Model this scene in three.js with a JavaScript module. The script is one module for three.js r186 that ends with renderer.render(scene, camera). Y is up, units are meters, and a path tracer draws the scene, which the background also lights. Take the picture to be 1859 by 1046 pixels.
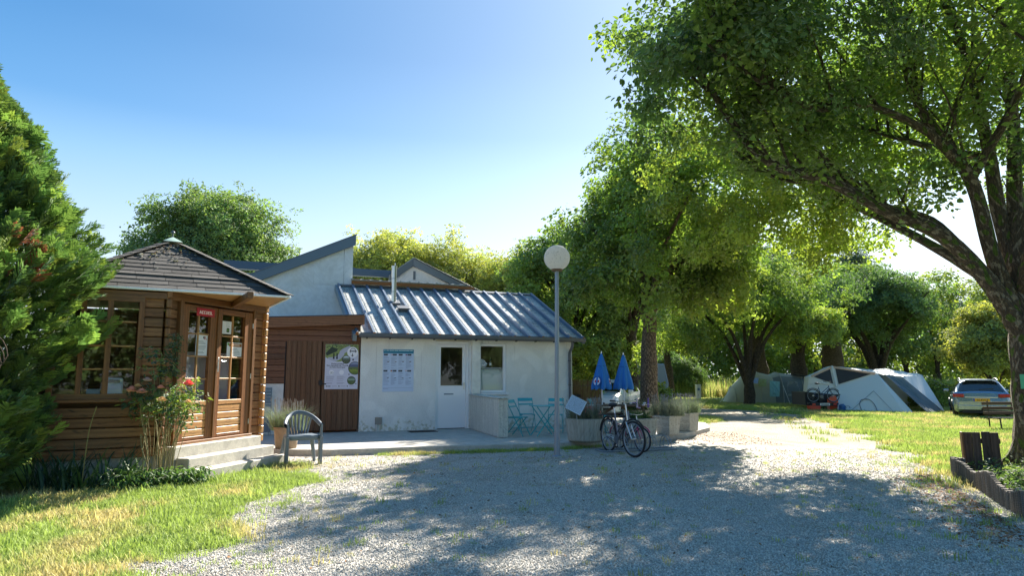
import * as THREE from 'three';
import { mergeGeometries } from 'three/addons/utils/BufferGeometryUtils.js';
import { createNoise2D, createNoise3D } from 'simplex-noise';

// ---------- camera, sky, sun, exposure ----------
const scene = new THREE.Scene();
const camera = new THREE.PerspectiveCamera(46.42, 1024 / 577, 0.1, 2000);
camera.position.set(0, 1.55, 0);
camera.rotation.x = 7.47 * Math.PI / 180;
const renderer = new THREE.WebGLRenderer({ antialias: true });
renderer.toneMapping = THREE.LinearToneMapping;
const EXPOSURE = 3.9;
renderer.toneMappingExposure = EXPOSURE;
renderer.shadowMap.enabled = true;
const SUN = new THREE.Vector3(0.415 * 0.825, 0.565, -0.910 * 0.825).normalize();
const sun = new THREE.DirectionalLight(new THREE.Color().setRGB(1, 0.93, 0.82), 5);
sun.name = 'sun';
sun.position.copy(SUN).multiplyScalar(120).add(new THREE.Vector3(2, 0, -16));
sun.target.position.set(2, 0, -16);
sun.castShadow = true;
Object.assign(sun.shadow.camera, { left: -45, right: 45, top: 45, bottom: -45, near: 1, far: 260 });
sun.shadow.mapSize.set(4096, 4096);
scene.add(sun, sun.target);

function lerp(a, b, t) { return a + (b - a) * t; }
function clamp(x, a = 0, b = 1) { return Math.min(b, Math.max(a, x)); }
function smooth(a, b, x) { const t = clamp((x - a) / (b - a)); return t * t * (3 - 2 * t); }
{ // clear summer sky: pale at the horizon, deep blue overhead, whiter round the sun
  const W = 1024, H = 512, data = new Float32Array(W * H * 4);
  const stops = [[-90, .40, .42, .34], [-2, .55, .65, .66], [0, .86, .96, 1.06], [5, .78, .91, 1.03], [10, .54, .76, .97], [13, .40, .66, .93], [16.5, .25, .54, .88], [20, .10, .37, .77], [26, .045, .275, .655], [35, .04, .25, .61], [60, .045, .25, .60], [90, .045, .25, .60]];
  for (let j = 0; j < H; j++) for (let i = 0; i < W; i++) {
    const el = ((j + .5) / H - .5) * Math.PI, az = ((i + .5) / W - .5) * 2 * Math.PI;
    const d = [Math.cos(el) * Math.cos(az), Math.sin(el), Math.cos(el) * Math.sin(az)];
    const cg = clamp(d[0] * SUN.x + d[1] * SUN.y + d[2] * SUN.z, -1, 1), g = Math.acos(cg) * 180 / Math.PI, e = el * 180 / Math.PI;
    let k = 1; while (k < stops.length - 1 && e > stops[k][0]) k++;
    const a = stops[k - 1], b = stops[k], t = clamp((e - a[0]) / (b[0] - a[0]));
    const glow = e > -3 ? lerp(2.4, .95, smooth(2, 32, e)) * Math.exp(-g / 20) : 0;
    for (let c = 0; c < 3; c++) data[(j * W + i) * 4 + c] = 1.1 * (lerp(a[c + 1], b[c + 1], t) + glow * [1, .96, .87][c]) / EXPOSURE;
    data[(j * W + i) * 4 + 3] = 1;
  }
  const sky = new THREE.DataTexture(data, W, H, THREE.RGBAFormat, THREE.FloatType);
  sky.mapping = THREE.EquirectangularReflectionMapping; sky.magFilter = THREE.LinearFilter; sky.minFilter = THREE.LinearFilter; sky.needsUpdate = true;
  scene.background = sky; scene.environment = sky;
}

// ---------- helpers ----------
const PI = Math.PI, V3 = (x = 0, y = 0, z = 0) => new THREE.Vector3(x, y, z), R = (d) => d * PI / 180;
function rng(seed) { let a = seed >>> 0; return () => { a = a + 0x6D2B79F5 | 0; let t = Math.imul(a ^ a >>> 15, 1 | a); t = t + Math.imul(t ^ t >>> 7, 61 | t) ^ t; return ((t ^ t >>> 14) >>> 0) / 4294967296; }; }
const n2 = createNoise2D(rng(11)), n3 = createNoise3D(rng(12)), rnd = rng(5);
const fbm = (x, y, o = 4) => { let s = 0, a = .5, f = 1; for (let i = 0; i < o; i++) { s += a * n2(x * f, y * f); a *= .5; f *= 2.03; } return s; };
const col = (r, g, b) => new THREE.Color().setRGB(r, g, b);
function mat(rgb, rough = .8, o = {}) { return new THREE.MeshPhysicalMaterial({ color: col(...rgb), roughness: rough, ...o }); }
function tex(w, h, fn, srgb = false, repeat) { // fn(i, j) -> [r, g, b] 0..1
  const d = new Uint8Array(w * h * 4);
  for (let j = 0; j < h; j++) for (let i = 0; i < w; i++) { const c = fn(i, j), k = (j * w + i) * 4; d[k] = clamp(c[0]) * 255; d[k + 1] = clamp(c[1]) * 255; d[k + 2] = clamp(c[2]) * 255; d[k + 3] = 255; }
  const t = new THREE.DataTexture(d, w, h); t.magFilter = THREE.LinearFilter; t.minFilter = THREE.LinearMipmapLinearFilter; t.generateMipmaps = true; t.wrapS = t.wrapT = THREE.RepeatWrapping;
  if (srgb) t.colorSpace = THREE.SRGBColorSpace; if (repeat) t.repeat.set(...repeat); t.needsUpdate = true; return t;
}
function canvasTex(w, h, draw) { const c = document.createElement('canvas'); c.width = w; c.height = h; draw(c.getContext('2d'), w, h); const t = new THREE.CanvasTexture(c); t.colorSpace = THREE.SRGBColorSpace; return t; }
const per = (i, j, n, f, seed = 0) => { // tileable noise on an n x n grid
  const a = i / n * 2 * PI, b = j / n * 2 * PI, r = f / (2 * PI); return n3(Math.cos(a) * r + seed, Math.sin(a) * r + Math.cos(b) * r, Math.sin(b) * r + seed * .7); };

const taken = {};
function numbered(name) { const n = taken[name] = (taken[name] ?? -1) + 1; return n ? name + '_' + String(n).padStart(3, '0') : name; }
function userData(o, label, category, group, kind) { o.userData = {}; if (label) o.userData.label = label; if (category) o.userData.category = category; if (group) o.userData.group = group; if (kind) o.userData.kind = kind; return o; }
function thing(name, label, category, [x, y, z] = [0, 0, 0], turn = 0, group) { const o = new THREE.Group(); o.name = numbered(name); o.position.set(x, y, z); o.rotation.y = turn; scene.add(o); return userData(o, label, category, group); }
function put(parent, name, geo, material, pos, ry = 0) {
  const m = new THREE.Mesh(geo, material); m.name = parent === scene ? numbered(name) : name; m.castShadow = m.receiveShadow = true;
  if (pos) m.position.set(...pos); if (ry) m.rotation.y = ry; parent.add(m); return m;
}
function solo(name, label, category, geo, material, pos, ry, group) { return userData(put(scene, name, geo, material, pos, ry), label, category, group); }
function structure(name, geo, material, pos) { return userData(put(scene, name, geo, material, pos), null, null, null, 'structure'); }
function part(parent, name, pos, ry = 0) { const g = new THREE.Group(); g.name = name; if (pos) g.position.set(...pos); g.rotation.y = ry; parent.add(g); return g; }
function copies(name, geo, material, mats, colors) { const m = new THREE.InstancedMesh(geo, material, mats.length); m.name = name; mats.forEach((x, i) => m.setMatrixAt(i, x)); if (colors) colors.forEach((c, i) => m.setColorAt(i, c)); m.castShadow = m.receiveShadow = true; return m; }
function stuff(name, label, category, geo, material, mats, colors) { const m = copies(numbered(name), geo, material, mats, colors); scene.add(m); return userData(m, label, category, null, 'stuff'); }
const merge = (list) => mergeGeometries(list.map((g) => { const n = g.index ? g.toNonIndexed() : g; for (const k of Object.keys(n.attributes)) if (!['position', 'normal', 'uv'].includes(k)) n.deleteAttribute(k); return n; }));

// box w x h x d with chamfered edges, centred at (x, y, z); uv in metres with u along the longest side
const boxCache = new Map();
function cbox(w, h, d, x = 0, y = 0, z = 0, c = .004) {
  c = Math.min(c, w * .3, h * .3, d * .3);
  const key = [w, h, d, c].map((q) => q.toFixed(4)).join();
  let g = boxCache.get(key);
  if (!g) {
    const P = [], s = [w / 2, h / 2, d / 2];
    const vert = (sx, sy, sz, ax) => { const v = [sx * s[0], sy * s[1], sz * s[2]], sg = [sx, sy, sz]; for (let k = 0; k < 3; k++) if (k !== ax) v[k] -= sg[k] * c; return v; };
    const tri = (a, b, cc) => { const n = V3(...b).sub(V3(...a)).cross(V3(...cc).sub(V3(...a))), m = V3(...a).add(V3(...b)).add(V3(...cc)); if (n.dot(m) < 0) P.push(a, cc, b); else P.push(a, b, cc); };
    const quad = (a, b, cc, e) => { tri(a, b, cc); tri(a, cc, e); };
    for (let ax = 0; ax < 3; ax++) for (const sg of [-1, 1]) { const o = (p, q) => { const v = [0, 0, 0]; v[ax] = sg; v[(ax + 1) % 3] = p; v[(ax + 2) % 3] = q; return vert(...v, ax); }; quad(o(-1, -1), o(1, -1), o(1, 1), o(-1, 1)); }
    for (let ax = 0; ax < 3; ax++) for (const p of [-1, 1]) for (const q of [-1, 1]) { const b = (ax + 1) % 3, e = (ax + 2) % 3, o = (r, face) => { const v = [0, 0, 0]; v[ax] = r; v[b] = p; v[e] = q; return vert(...v, face); }; quad(o(-1, b), o(1, b), o(1, e), o(-1, e)); }
    for (const a of [-1, 1]) for (const b of [-1, 1]) for (const e of [-1, 1]) tri(vert(a, b, e, 0), vert(a, b, e, 1), vert(a, b, e, 2));
    g = new THREE.BufferGeometry(); g.setAttribute('position', new THREE.Float32BufferAttribute(P.flat(), 3)); g.computeVertexNormals();
    const dims = [w, h, d], L = dims.indexOf(Math.max(...dims)), N = g.attributes.normal, uv = [];
    P.forEach((v, i) => { const n = [Math.abs(N.getX(i)), Math.abs(N.getY(i)), Math.abs(N.getZ(i))], ax = n.indexOf(Math.max(...n)); let a = (ax + 1) % 3, b = (ax + 2) % 3; if (b === L) [a, b] = [b, a]; uv.push(v[a], v[b]); });
    g.setAttribute('uv', new THREE.Float32BufferAttribute(uv, 2)); boxCache.set(key, g);
  }
  return x || y || z ? g.clone().translate(x, y, z) : g;
}
const cyl = (r0, r1, h, x = 0, y = 0, z = 0, seg = 14) => new THREE.CylinderGeometry(r1, r0, h, seg).translate(x, y + h / 2, z);
// a bar of radius r between two points
function rod(a, b, r = .01, r1 = r, seg = 8) { const A = V3(...a), B = V3(...b), d = B.clone().sub(A), g = new THREE.CylinderGeometry(r1, r, d.length(), seg); g.translate(0, d.length() / 2, 0); g.applyQuaternion(new THREE.Quaternion().setFromUnitVectors(V3(0, 1, 0), d.normalize())); return g.translate(A.x, A.y, A.z); }
// a flat bar (w wide, t thick) between two points
function strip(a, b, w, t, up = [0, 0, 1]) { const A = V3(...a), B = V3(...b), d = B.clone().sub(A), L = d.length(); d.normalize(); const z = V3(...up).addScaledVector(d, -V3(...up).dot(d)).normalize(), y = z.clone().cross(d); const m = new THREE.Matrix4().makeBasis(d, y, z).setPosition(A.add(B).multiplyScalar(.5)); return cbox(L, w, t, 0, 0, 0, .003).clone().applyMatrix4(m); }
const tube = (pts, r, seg = 24, rad = 7, closed = false) => new THREE.TubeGeometry(new THREE.CatmullRomCurve3(pts.map((p) => V3(...p)), closed), seg, r, rad, closed);
// polygon in x,y pushed out along z, with a small bevel
function slab(pts, depth, bevel = .004) { const s = new THREE.Shape(pts.map((p) => new THREE.Vector2(...p))); return new THREE.ExtrudeGeometry(s, bevel ? { depth: depth - 2 * bevel, bevelThickness: bevel, bevelSize: bevel, bevelOffset: -bevel, bevelSegments: 1, curveSegments: 10 } : { depth, bevelEnabled: false }).translate(0, 0, bevel); }
function polys(list) { // faces given as lists of corners
  const P = []; for (const f of list) for (let k = 1; k < f.length - 1; k++) P.push(...f[0], ...f[k], ...f[k + 1]);
  const g = new THREE.BufferGeometry(); g.setAttribute('position', new THREE.Float32BufferAttribute(P, 3)); g.setAttribute('uv', new THREE.Float32BufferAttribute(P.flatMap((_, i) => i % 3 ? [] : [P[i] + P[i + 2] * .5, P[i + 1] + P[i + 2] * .3]), 2)); g.computeVertexNormals(); return g;
}
// tapered limb along points, radii interpolated
function limb(pts, r0, r1, seg = 14, rad = 9, wob = .06, seed = 1) {
  const c = new THREE.CatmullRomCurve3(pts.map((p) => V3(...p))), fr = c.computeFrenetFrames(seg), P = [], I = [], U = []; let len = c.getLength();
  for (let i = 0; i <= seg; i++) { const t = i / seg, p = c.getPointAt(t), r = lerp(r0, r1, Math.pow(t, .85));
    for (let k = 0; k <= rad; k++) { const a = k / rad * 2 * PI, q = r * (1 + wob * n3(Math.cos(a) * 1.3 + seed, Math.sin(a) * 1.3, t * len * 1.2 + seed)); const v = p.clone().addScaledVector(fr.normals[i], Math.cos(a) * q).addScaledVector(fr.binormals[i], Math.sin(a) * q); P.push(v.x, v.y, v.z); U.push(k / rad * Math.max(.25, 2 * PI * r0), t * len); } }
  for (let i = 0; i < seg; i++) for (let k = 0; k < rad; k++) { const a = i * (rad + 1) + k, b = a + rad + 1; I.push(a, a + 1, b, a + 1, b + 1, b); }
  const g = new THREE.BufferGeometry(); g.setAttribute('position', new THREE.Float32BufferAttribute(P, 3)); g.setAttribute('uv', new THREE.Float32BufferAttribute(U, 2)); g.setIndex(I); g.computeVertexNormals(); return g.toNonIndexed();
}
const frame = (o, phi) => { const c = Math.cos(phi), s = Math.sin(phi); return (x, y, z = 0) => [o[0] + x * c + z * s, o[1] + y, o[2] - x * s + z * c]; };

// ---------- shared textures and materials ----------
const woodTex = (seed, dark) => tex(512, 128, (i, j) => { const x = i / 512 * 2 * PI, knot = Math.pow(clamp(per(i, j * 4, 512, 9, seed + 3) - .55), 2) * 2; const g = .5 + .5 * Math.sin(j / 128 * 2 * PI * 7 + 1.2 * n3(Math.cos(x) * .35, Math.sin(x) * .35, j / 40 + seed)); const f = n3(Math.cos(x) * 2.4, Math.sin(x) * 2.4, j * .9 + seed * 3) * .5 + .5; const v = 1 - dark * (.55 * g + .6 * f) - knot; return [v, v * (1 - .04 * g), v * (1 - .08 * g)]; }, true, [.55, 2.2]);
const tWood = woodTex(1, .24), tWood2 = woodTex(7, .22);
const woodTones = (base, n, t, spread, rough = .62) => Array.from({ length: n }, (_, k) => { const q = 1 + spread * (rnd() - .5) * 2, w = (rnd() - .5) * .14; const m = mat([base[0] * q * (1 + w), base[1] * q, base[2] * q * (1 - w)], rough, { map: t.clone(), bumpMap: t, bumpScale: .0008 }); m.map.offset.set(rnd(), rnd()); m.map.needsUpdate = true; return m; });
const plasterTex = tex(512, 512, (i, j) => { const a = per(i, j, 512, 14, 2) * .5 + .5, b = per(i, j, 512, 90, 5) * .5 + .5, c = per(i, j, 512, 4, 9) * .5 + .5; const v = .86 + .05 * b + .05 * a + .04 * c; return [v, v * (.992 + .008 * c), v * (.965 + .03 * c)]; }, true, [.5, .5]);
const plasterBump = tex(512, 512, (i, j) => { const v = .5 + .28 * per(i, j, 512, 110, 3) + .2 * per(i, j, 512, 44, 6); return [v, v, v]; }, false, [.7, .7]);
const barkTex = tex(256, 512, (i, j) => { const a = i / 256 * 2 * PI, x = Math.cos(a) * 2.6, y = Math.sin(a) * 2.6, q = Math.abs(n3(x, y, j / 90)) + .5 * Math.abs(n3(x * 2.2, y * 2.2, j / 40)); const v = clamp(.35 + q * .62); return [v, v * .97, v * .93]; }, true, [1, 1]);
const lichenTex = tex(512, 512, (i, j) => { const ridge = Math.abs(per(i, j * .5, 512, 30, 4)) + .5 * Math.abs(per(i, j, 512, 60, 8)), li = smooth(.3, .5, per(i, j, 512, 13, 21) + .35 * per(i, j, 512, 50, 2)), mo = smooth(.42, .6, per(i, j, 512, 8, 33)); const v = .62 + .28 * ridge; return [lerp(lerp(v * .8, 1, li), v * .75, mo), lerp(lerp(v * .76, 1, li), v, mo), lerp(lerp(v * .7, .95, li), v * .45, mo)]; }, true, [.55, .42]);
const concreteTex = tex(512, 512, (i, j) => { const a = per(i, j, 512, 5, 1) * .5 + .5, b = per(i, j, 512, 40, 2) * .5 + .5, c = per(i, j, 512, 150, 8) * .5 + .5, st = smooth(.55, .8, per(i, j, 512, 11, 14) * .5 + .5); const v = .74 + .08 * a + .06 * b + .12 * c - .05 * st; return [v, v * .985, v * .95]; }, true, [.5, .5]);
const speckBump = tex(256, 256, (i, j) => { const v = .5 + .5 * per(i, j, 256, 120, 4); return [v, v, v]; }, false, [3, 3]);
const mossConcreteTex = tex(512, 512, (i, j) => { const x = i / 512 * 2 * PI, streak = n3(Math.cos(x) * 5, Math.sin(x) * 5, j / 240) * .5 + .5, b = per(i, j, 512, 40, 2) * .5 + .5, spot = smooth(.3, .52, per(i, j, 512, 34, 17)); const v = .88 - .12 * streak + .06 * b - .08 * spot; return [v, v, v * .96]; }, true, [.6, .6]);
const M = {
  plaster: mat([.90, .90, .86], .9, { map: plasterTex, bumpMap: plasterBump, bumpScale: .004 }),
  plasterBlue: mat([.86, .89, .90], .9, { map: plasterTex, bumpMap: plasterBump, bumpScale: .003 }),
  trim: mat([.82, .83, .83], .45), white: mat([.84, .85, .86], .5),
  concrete: mat([.62, .61, .57], .92, { map: concreteTex, bumpMap: speckBump, bumpScale: .0025 }),
  mossy: mat([.78, .79, .77], .95, { map: mossConcreteTex, bumpMap: speckBump, bumpScale: .004 }),
  planter: mat([.52, .52, .5], .95, { map: mossConcreteTex, bumpMap: speckBump, bumpScale: .003 }),
  slabTop: mat([.60, .58, .55], .9, { map: concreteTex, bumpMap: speckBump, bumpScale: .002 }),
  blueMetal: mat([.075, .115, .165], .42, { metalness: .35 }), greyMetal: mat([.13, .145, .16], .4, { metalness: .4 }), zinc: mat([.13, .14, .155], .5, { metalness: .3 }),
  steel: mat([.62, .62, .6], .28, { metalness: 1 }), galv: mat([.27, .31, .36], .5, { metalness: .55, bumpMap: speckBump, bumpScale: .0005 }), darkMetal: mat([.03, .032, .035], .5, { metalness: .4 }),
  black: mat([.015, .015, .017], .6), rubber: mat([.02, .02, .022], .85), glass: mat([1, 1, 1], .02, { transmission: 1, thickness: 0, ior: 1.5 }),
  bark: mat([.16, .125, .095], .95, { map: barkTex, bumpMap: barkTex, bumpScale: .03 }), barkBig: mat([.24, .20, .165], .95, { map: lichenTex, bumpMap: barkTex, bumpScale: .035 }), barkPale: mat([.32, .25, .19], .95, { map: barkTex, bumpMap: barkTex, bumpScale: .03 }),
  turquoise: mat([.03, .36, .40], .45), chairGrey: mat([.115, .15, .185], .42), soil: mat([.05, .035, .025], 1), room: mat([.34, .29, .23], .9),
};

// ---------- ground ----------
const gravelEdge = [[-2.9, 2], [-2.9, -5.3], [-2.75, -6.6], [-3.2, -9.0], [-3.1, -10.4], [-3.7, -11.9], [-5.4, -13.2], [-5, -19], [4, -21], [6.4, -21.6], [7.6, -25.2], [5.6, -29.5], [-2, -33], [-2, -36], [9.0, -33.2], [11.3, -30.6], [11.6, -27], [10.4, -22.3], [8.9, -16.8], [7.7, -13.2], [6.8, -11.6], [6.9, -10.5], [6.3, -9.2], [5.6, -7.6], [5.2, -4], [5.2, 2]];
function gravelDistance(x, z) { // > 0 inside the gravelled yard and lane, in metres to its edge
  let inside = false, d = 1e9;
  for (let i = 0, j = gravelEdge.length - 1; i < gravelEdge.length; j = i++) { const [ax, az] = gravelEdge[i], [bx, bz] = gravelEdge[j]; if ((az > z) !== (bz > z) && x < (bx - ax) * (z - az) / (bz - az) + ax) inside = !inside; const t = clamp(((x - ax) * (bx - ax) + (z - az) * (bz - az)) / ((bx - ax) ** 2 + (bz - az) ** 2)); d = Math.min(d, Math.hypot(x - ax - t * (bx - ax), z - az - t * (bz - az))); }
  return inside ? d : -d;
}
// 0 gravel ... 1 grown over; the lane keeps two bare wheel tracks
function green(x, z) {
  const d = gravelDistance(x, z) + .8 * fbm(x * .45, z * .45, 3) + .25 * fbm(x * 2.3, z * 2.3, 2);
  let g = smooth(.45, -.55, d);
  if (z < -13 && x > 4.5 && d > 0) { const mid = (x - (6.8 + (-z - 13) * .25)); g = Math.max(g, .36 * smooth(.9, .2, Math.abs(mid - .1)) * smooth(-13, -17, z) * (.6 + .7 * fbm(x, z))); }
  return clamp(g);
}
{
  const gx = [], gz = [];
  for (let x = -400; x < 400;) { gx.push(x); x += x < -60 || x > 70 ? 40 : x < -14 || x > 24 ? 2 : x < -8 || x > 14 ? .4 : .14; } gx.push(400);
  for (let z = -600; z < 60;) { gz.push(z); z += z < -100 || z > 8 ? 30 : z < -50 ? 2 : z < -24 ? .5 : .14; } gz.push(60);
  const P = [], C = [], U = [], I = [];
  for (const z of gz) for (const x of gx) {
    const g = green(x, z), n = fbm(x * .35 + 9, z * .35, 4), f = fbm(x * 3.1, z * 3.1, 2);
    const dry = smooth(.05, .4, fbm(x * .5 + 40, z * .5 - 7, 3)) * .8, gr = [lerp(.17, .34, dry), lerp(.22, .29, dry), lerp(.05, .12, dry)];
    const lane = smooth(-13, -17, z) * smooth(4, 6, x), st = .56 * (1 + .2 * n + .1 * f), earth = clamp(smooth(.05, .45, fbm(x * .8 - 20, z * .8 + 3, 3)) * .55 + lane * .75), grav = [lerp(st, .37, earth), lerp(st * .935, .305, earth), lerp(st * .835, .21, earth)];
    const c = [0, 1, 2].map((k) => lerp(grav[k], gr[k], g));
    P.push(x, .012 * fbm(x * .9, z * .9, 2) * (.35 + g), z); C.push(...c); U.push(x / 2, z / 2);
  }
  const w = gx.length; for (let j = 0; j < gz.length - 1; j++) for (let i = 0; i < w - 1; i++) { const a = j * w + i; I.push(a, a + w, a + 1, a + 1, a + w, a + w + 1); }
  const g = new THREE.BufferGeometry(); g.setAttribute('position', new THREE.Float32BufferAttribute(P, 3)); g.setAttribute('color', new THREE.Float32BufferAttribute(C, 3)); g.setAttribute('uv', new THREE.Float32BufferAttribute(U, 2)); g.setIndex(I); g.computeVertexNormals();
  const S = 1024, hgt = new Float32Array(S * S), ton = new Float32Array(S * S).fill(.55), r = rng(77);
  for (let k = 0; k < 26000; k++) { const cx = r() * S, cy = r() * S, q = 2.5 + 4.5 * r() * r(), e = .6 + .4 * r(), an = r() * PI, tone = .62 + .38 * r(), lift = r(); for (let y = -q | 0; y <= q; y++) for (let x = -q | 0; x <= q; x++) { const u = (x * Math.cos(an) + y * Math.sin(an)) / q, v = (y * Math.cos(an) - x * Math.sin(an)) / (q * e), d = u * u + v * v; if (d > 1) continue; const id = ((cy + y + S | 0) % S) * S + ((cx + x + S | 0) % S), h = .3 * lift + .7 * Math.sqrt(1 - d); if (h > hgt[id]) { hgt[id] = h; ton[id] = tone; } } }
  const map = tex(S, S, (i, j) => { const v = ton[j * S + i]; return [v, v, v * .99]; }, false), bump = tex(S, S, (i, j) => { const v = hgt[j * S + i]; return [v, v, v]; });
  structure('ground', g, new THREE.MeshPhysicalMaterial({ color: col(1, 1, 1), vertexColors: true, map, bumpMap: bump, bumpScale: .008, roughness: .95 }));
}
{ // loose stones lying on the gravel, near the camera
  const r = rng(31), mats = [], cols = [], q = new THREE.Quaternion(), e = new THREE.Euler();
  const g = new THREE.IcosahedronGeometry(1, 0); const pa = g.attributes.position; for (let i = 0; i < pa.count; i++) { const v = V3().fromBufferAttribute(pa, i), k = 1 + .25 * n3(v.x * 2, v.y * 2, v.z * 2); pa.setXYZ(i, v.x * k, v.y * k * .62, v.z * k * .8); } g.computeVertexNormals();
  for (let n = 0; n < 300000; n++) {
    const z = -4.6 - Math.pow(r(), 1.35) * 12.5, half = -z * .8; const x = (r() * 2 - 1) * half; if (x < -6 || x > 9) continue;
    if (green(x, z) > .25 + .5 * r()) continue; if (gravelDistance(x, z) < -.3 || (z < -13.2 && x < 4 && x > -5 && z < -14.2 - (x + 1.5) * .25)) continue;
    if (z < -10 && r() < (-z - 10) / 5.5) continue; const s = .0045 + .0075 * r() * r() + .001; e.set(r() * 6, r() * 6, r() * 6); q.setFromEuler(e);
    mats.push(new THREE.Matrix4().compose(V3(x, s * .35 + .002, z), q, V3(s, s, s))); const t = .34 + .34 * r(), w = r(); cols.push(col(t, t * (.955 - .03 * w), t * (.87 - .1 * w)));
  }
  stuff('gravel', 'pale loose gravel spread over the yard', 'gravel', g, mat([1, 1, 1], .9), mats, cols);
}
// grass tuft of n bent blades
function tuft(n, h, spread, w, seed, lean = .5) {
  const r = rng(seed), P = []; for (let k = 0; k < n; k++) { const a = r() * 2 * PI, rr = Math.sqrt(r()) * spread, x = Math.cos(a) * rr, z = Math.sin(a) * rr, b = r() * 2 * PI, hh = h * (.5 + .7 * r()), l = hh * lean * (.4 + r()), dx = Math.cos(b) * l, dz = Math.sin(b) * l, wx = -Math.sin(b) * w / 2, wz = Math.cos(b) * w / 2;
    const A = [x - wx, -.01, z - wz], B = [x + wx, -.01, z + wz], C = [x + dx * .35 - wx * .8, hh * .6, z + dz * .35 - wz * .8], D = [x + dx * .35 + wx * .8, hh * .6, z + dz * .35 + wz * .8], T = [x + dx, hh, z + dz]; P.push(...A, ...B, ...D, ...A, ...D, ...C, ...C, ...D, ...T); }
  const g = new THREE.BufferGeometry(); g.setAttribute('position', new THREE.Float32BufferAttribute(P, 3)); g.computeVertexNormals(); return g;
}
const leafMat = (t = .5, rough = 1) => mat([1, 1, 1], rough, { transmission: t, thickness: 0, side: THREE.DoubleSide });
const grassMat = leafMat(.4);
const lawnTone = (x, z, r) => { const dry = smooth(.0, .4, fbm(x * .5 + 40, z * .5 - 7, 3)), k = .75 + .5 * r(); return col(lerp(.30, .52, dry) * k, lerp(.40, .45, dry) * k, lerp(.075, .17, dry) * k); };
{
  const place = (name, label, geo, n, pick, size) => { const r = rng(name.length * 7 + n), mats = [], cols = []; for (let k = 0; k < n; k++) { const p = pick(r); if (!p) continue; const s = size(p, r); mats.push(new THREE.Matrix4().compose(V3(p[0], 0, p[1]), new THREE.Quaternion().setFromAxisAngle(V3(0, 1, 0), r() * 6.3), V3(s, s * (.7 + .6 * r()), s))); cols.push(lawnTone(p[0], p[1], r)); } stuff(name, label, 'grass', geo, grassMat, mats, cols); };
  const keep = (x, z, r) => green(x, z) > .2 + .6 * r();
  place('lawn_grass', 'mown grass of the small lawn before the wooden kiosk', tuft(16, .05, .07, .006, 3), 52000, (r) => { const x = -9 + 7 * r(), z = -3.6 - 9 * r(); return keep(x, z, r) && Math.abs(x) < -z * .95 + .6 ? [x, z] : null; }, (p, r) => (r() < .06 ? 1.1 : 0) + .5 + .7 * r() + .6 * smooth(.2, .5, fbm(p[0] * .8, p[1] * .8 + 5, 2)));
  place('meadow_grass', 'sunlit campsite grass beside the lane', tuft(14, .065, .11, .009, 4), 90000, (r) => { const z = -9.5 - Math.pow(r(), .75) * 36, x = 3.5 + r() * (-z * .85); return keep(x, z, r) && !(x < 5.4 && z > -23 && z < -13) ? [x, z] : null; }, (p, r) => (.7 + .6 * r()) * (1 + .02 * -p[1]));
  place('yard_weeds', 'scattered weeds and grass tufts growing through the gravel', tuft(12, .04, .055, .006, 5), 6500, (r) => { const z = -4.6 - r() * 10, x = -4 + r() * 11.5, d = gravelDistance(x, z); return d > 0 && r() < .07 + .8 * Math.exp(-d / .7) + .3 * smooth(.3, .6, fbm(x * .9 + 3, z * .9)) ? [x, z] : null; }, (p, r) => (r() < .1 ? 1.1 : .45) + .8 * r());
  place('terrace_verge', 'line of short grass along the terrace edge', tuft(12, .05, .06, .006, 6), 1700, (r) => { const t = r(), x = lerp(-2.6, 2.2, t), z = x < .95 ? lerp(-13.75, -14.72, clamp((x + 2.6) / 3.55)) : lerp(-14.72, -15.6, (x - .95) / 1.25); const k = fbm(x * 1.7, 4, 2); return r() < .6 + k ? [x + .1 * (r() - .5), z + .12 + .3 * r() * r()] : null; }, (p, r) => .5 + .9 * r());
  place('reed_grass', 'tall pale grass growing before the dark wood', tuft(18, .9, .5, .03, 8, .3), 2600, (r) => { const z = -50 - r() * 7, x = 5 + r() * 32; return [x, z]; }, (p, r) => .6 + .8 * r());
}
{ // fallen leaves, thickest by the stakes and the terrace corner
  const r = rng(91), mats = [], cols = [], g = polys([[[-.5, 0, 0], [0, .05, .3], [.5, .12, 0]], [[-.5, 0, 0], [.5, .12, 0], [0, .1, -.3]]]);
  for (let k = 0; k < 4200; k++) { let x, z; const w = r(); if (w < .45) { const t = r(); x = lerp(6.7, 5.0, t) - .9 * r() * r() - .1; z = lerp(-11, -6.6, t) + .3 * r(); } else if (w < .75) { x = 3.6 + 2.6 * r(); z = -15.6 - 3.5 * r(); } else { x = -3 + 9 * r(); z = -4.8 - 10 * r(); }
    const s = .025 + .035 * r(); mats.push(new THREE.Matrix4().compose(V3(x, .006, z), new THREE.Quaternion().setFromEuler(new THREE.Euler(.3 * r(), r() * 6.3, .3 * r())), V3(s, s, s))); const q = r(); cols.push(w >= .75 ? (q < .75 ? col(.13, .085, .05) : col(.3, .15, .05)) : q < .5 ? col(.22, .085, .03) : q < .8 ? col(.32, .16, .04) : col(.12, .07, .035)); }
  stuff('fallen_leaves', 'brown and orange fallen leaves on the gravel', 'leaves', g, leafMat(.2), mats, cols);
}

// ---------- terrace ----------
{
  const pts = [[-5.3, -13.55], [-3.53, -13.45], [-2.6, -13.75], [-1.48, -14.22], [.95, -14.78], [2.9, -16.0], [4.4, -17.3], [5.6, -19.4], [6.0, -21.2], [4.5, -24.5], [-8.5, -19.6], [-8, -15]];
  const s = new THREE.Shape(pts.map(([x, z]) => new THREE.Vector2(x, -z)));
  structure('terrace', new THREE.ExtrudeGeometry(s, { depth: .105, bevelEnabled: true, bevelThickness: .015, bevelSize: .015, bevelOffset: -.015, bevelSegments: 1 }).rotateX(-PI / 2), M.slabTop);
}
const T = .12; // terrace height

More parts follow.
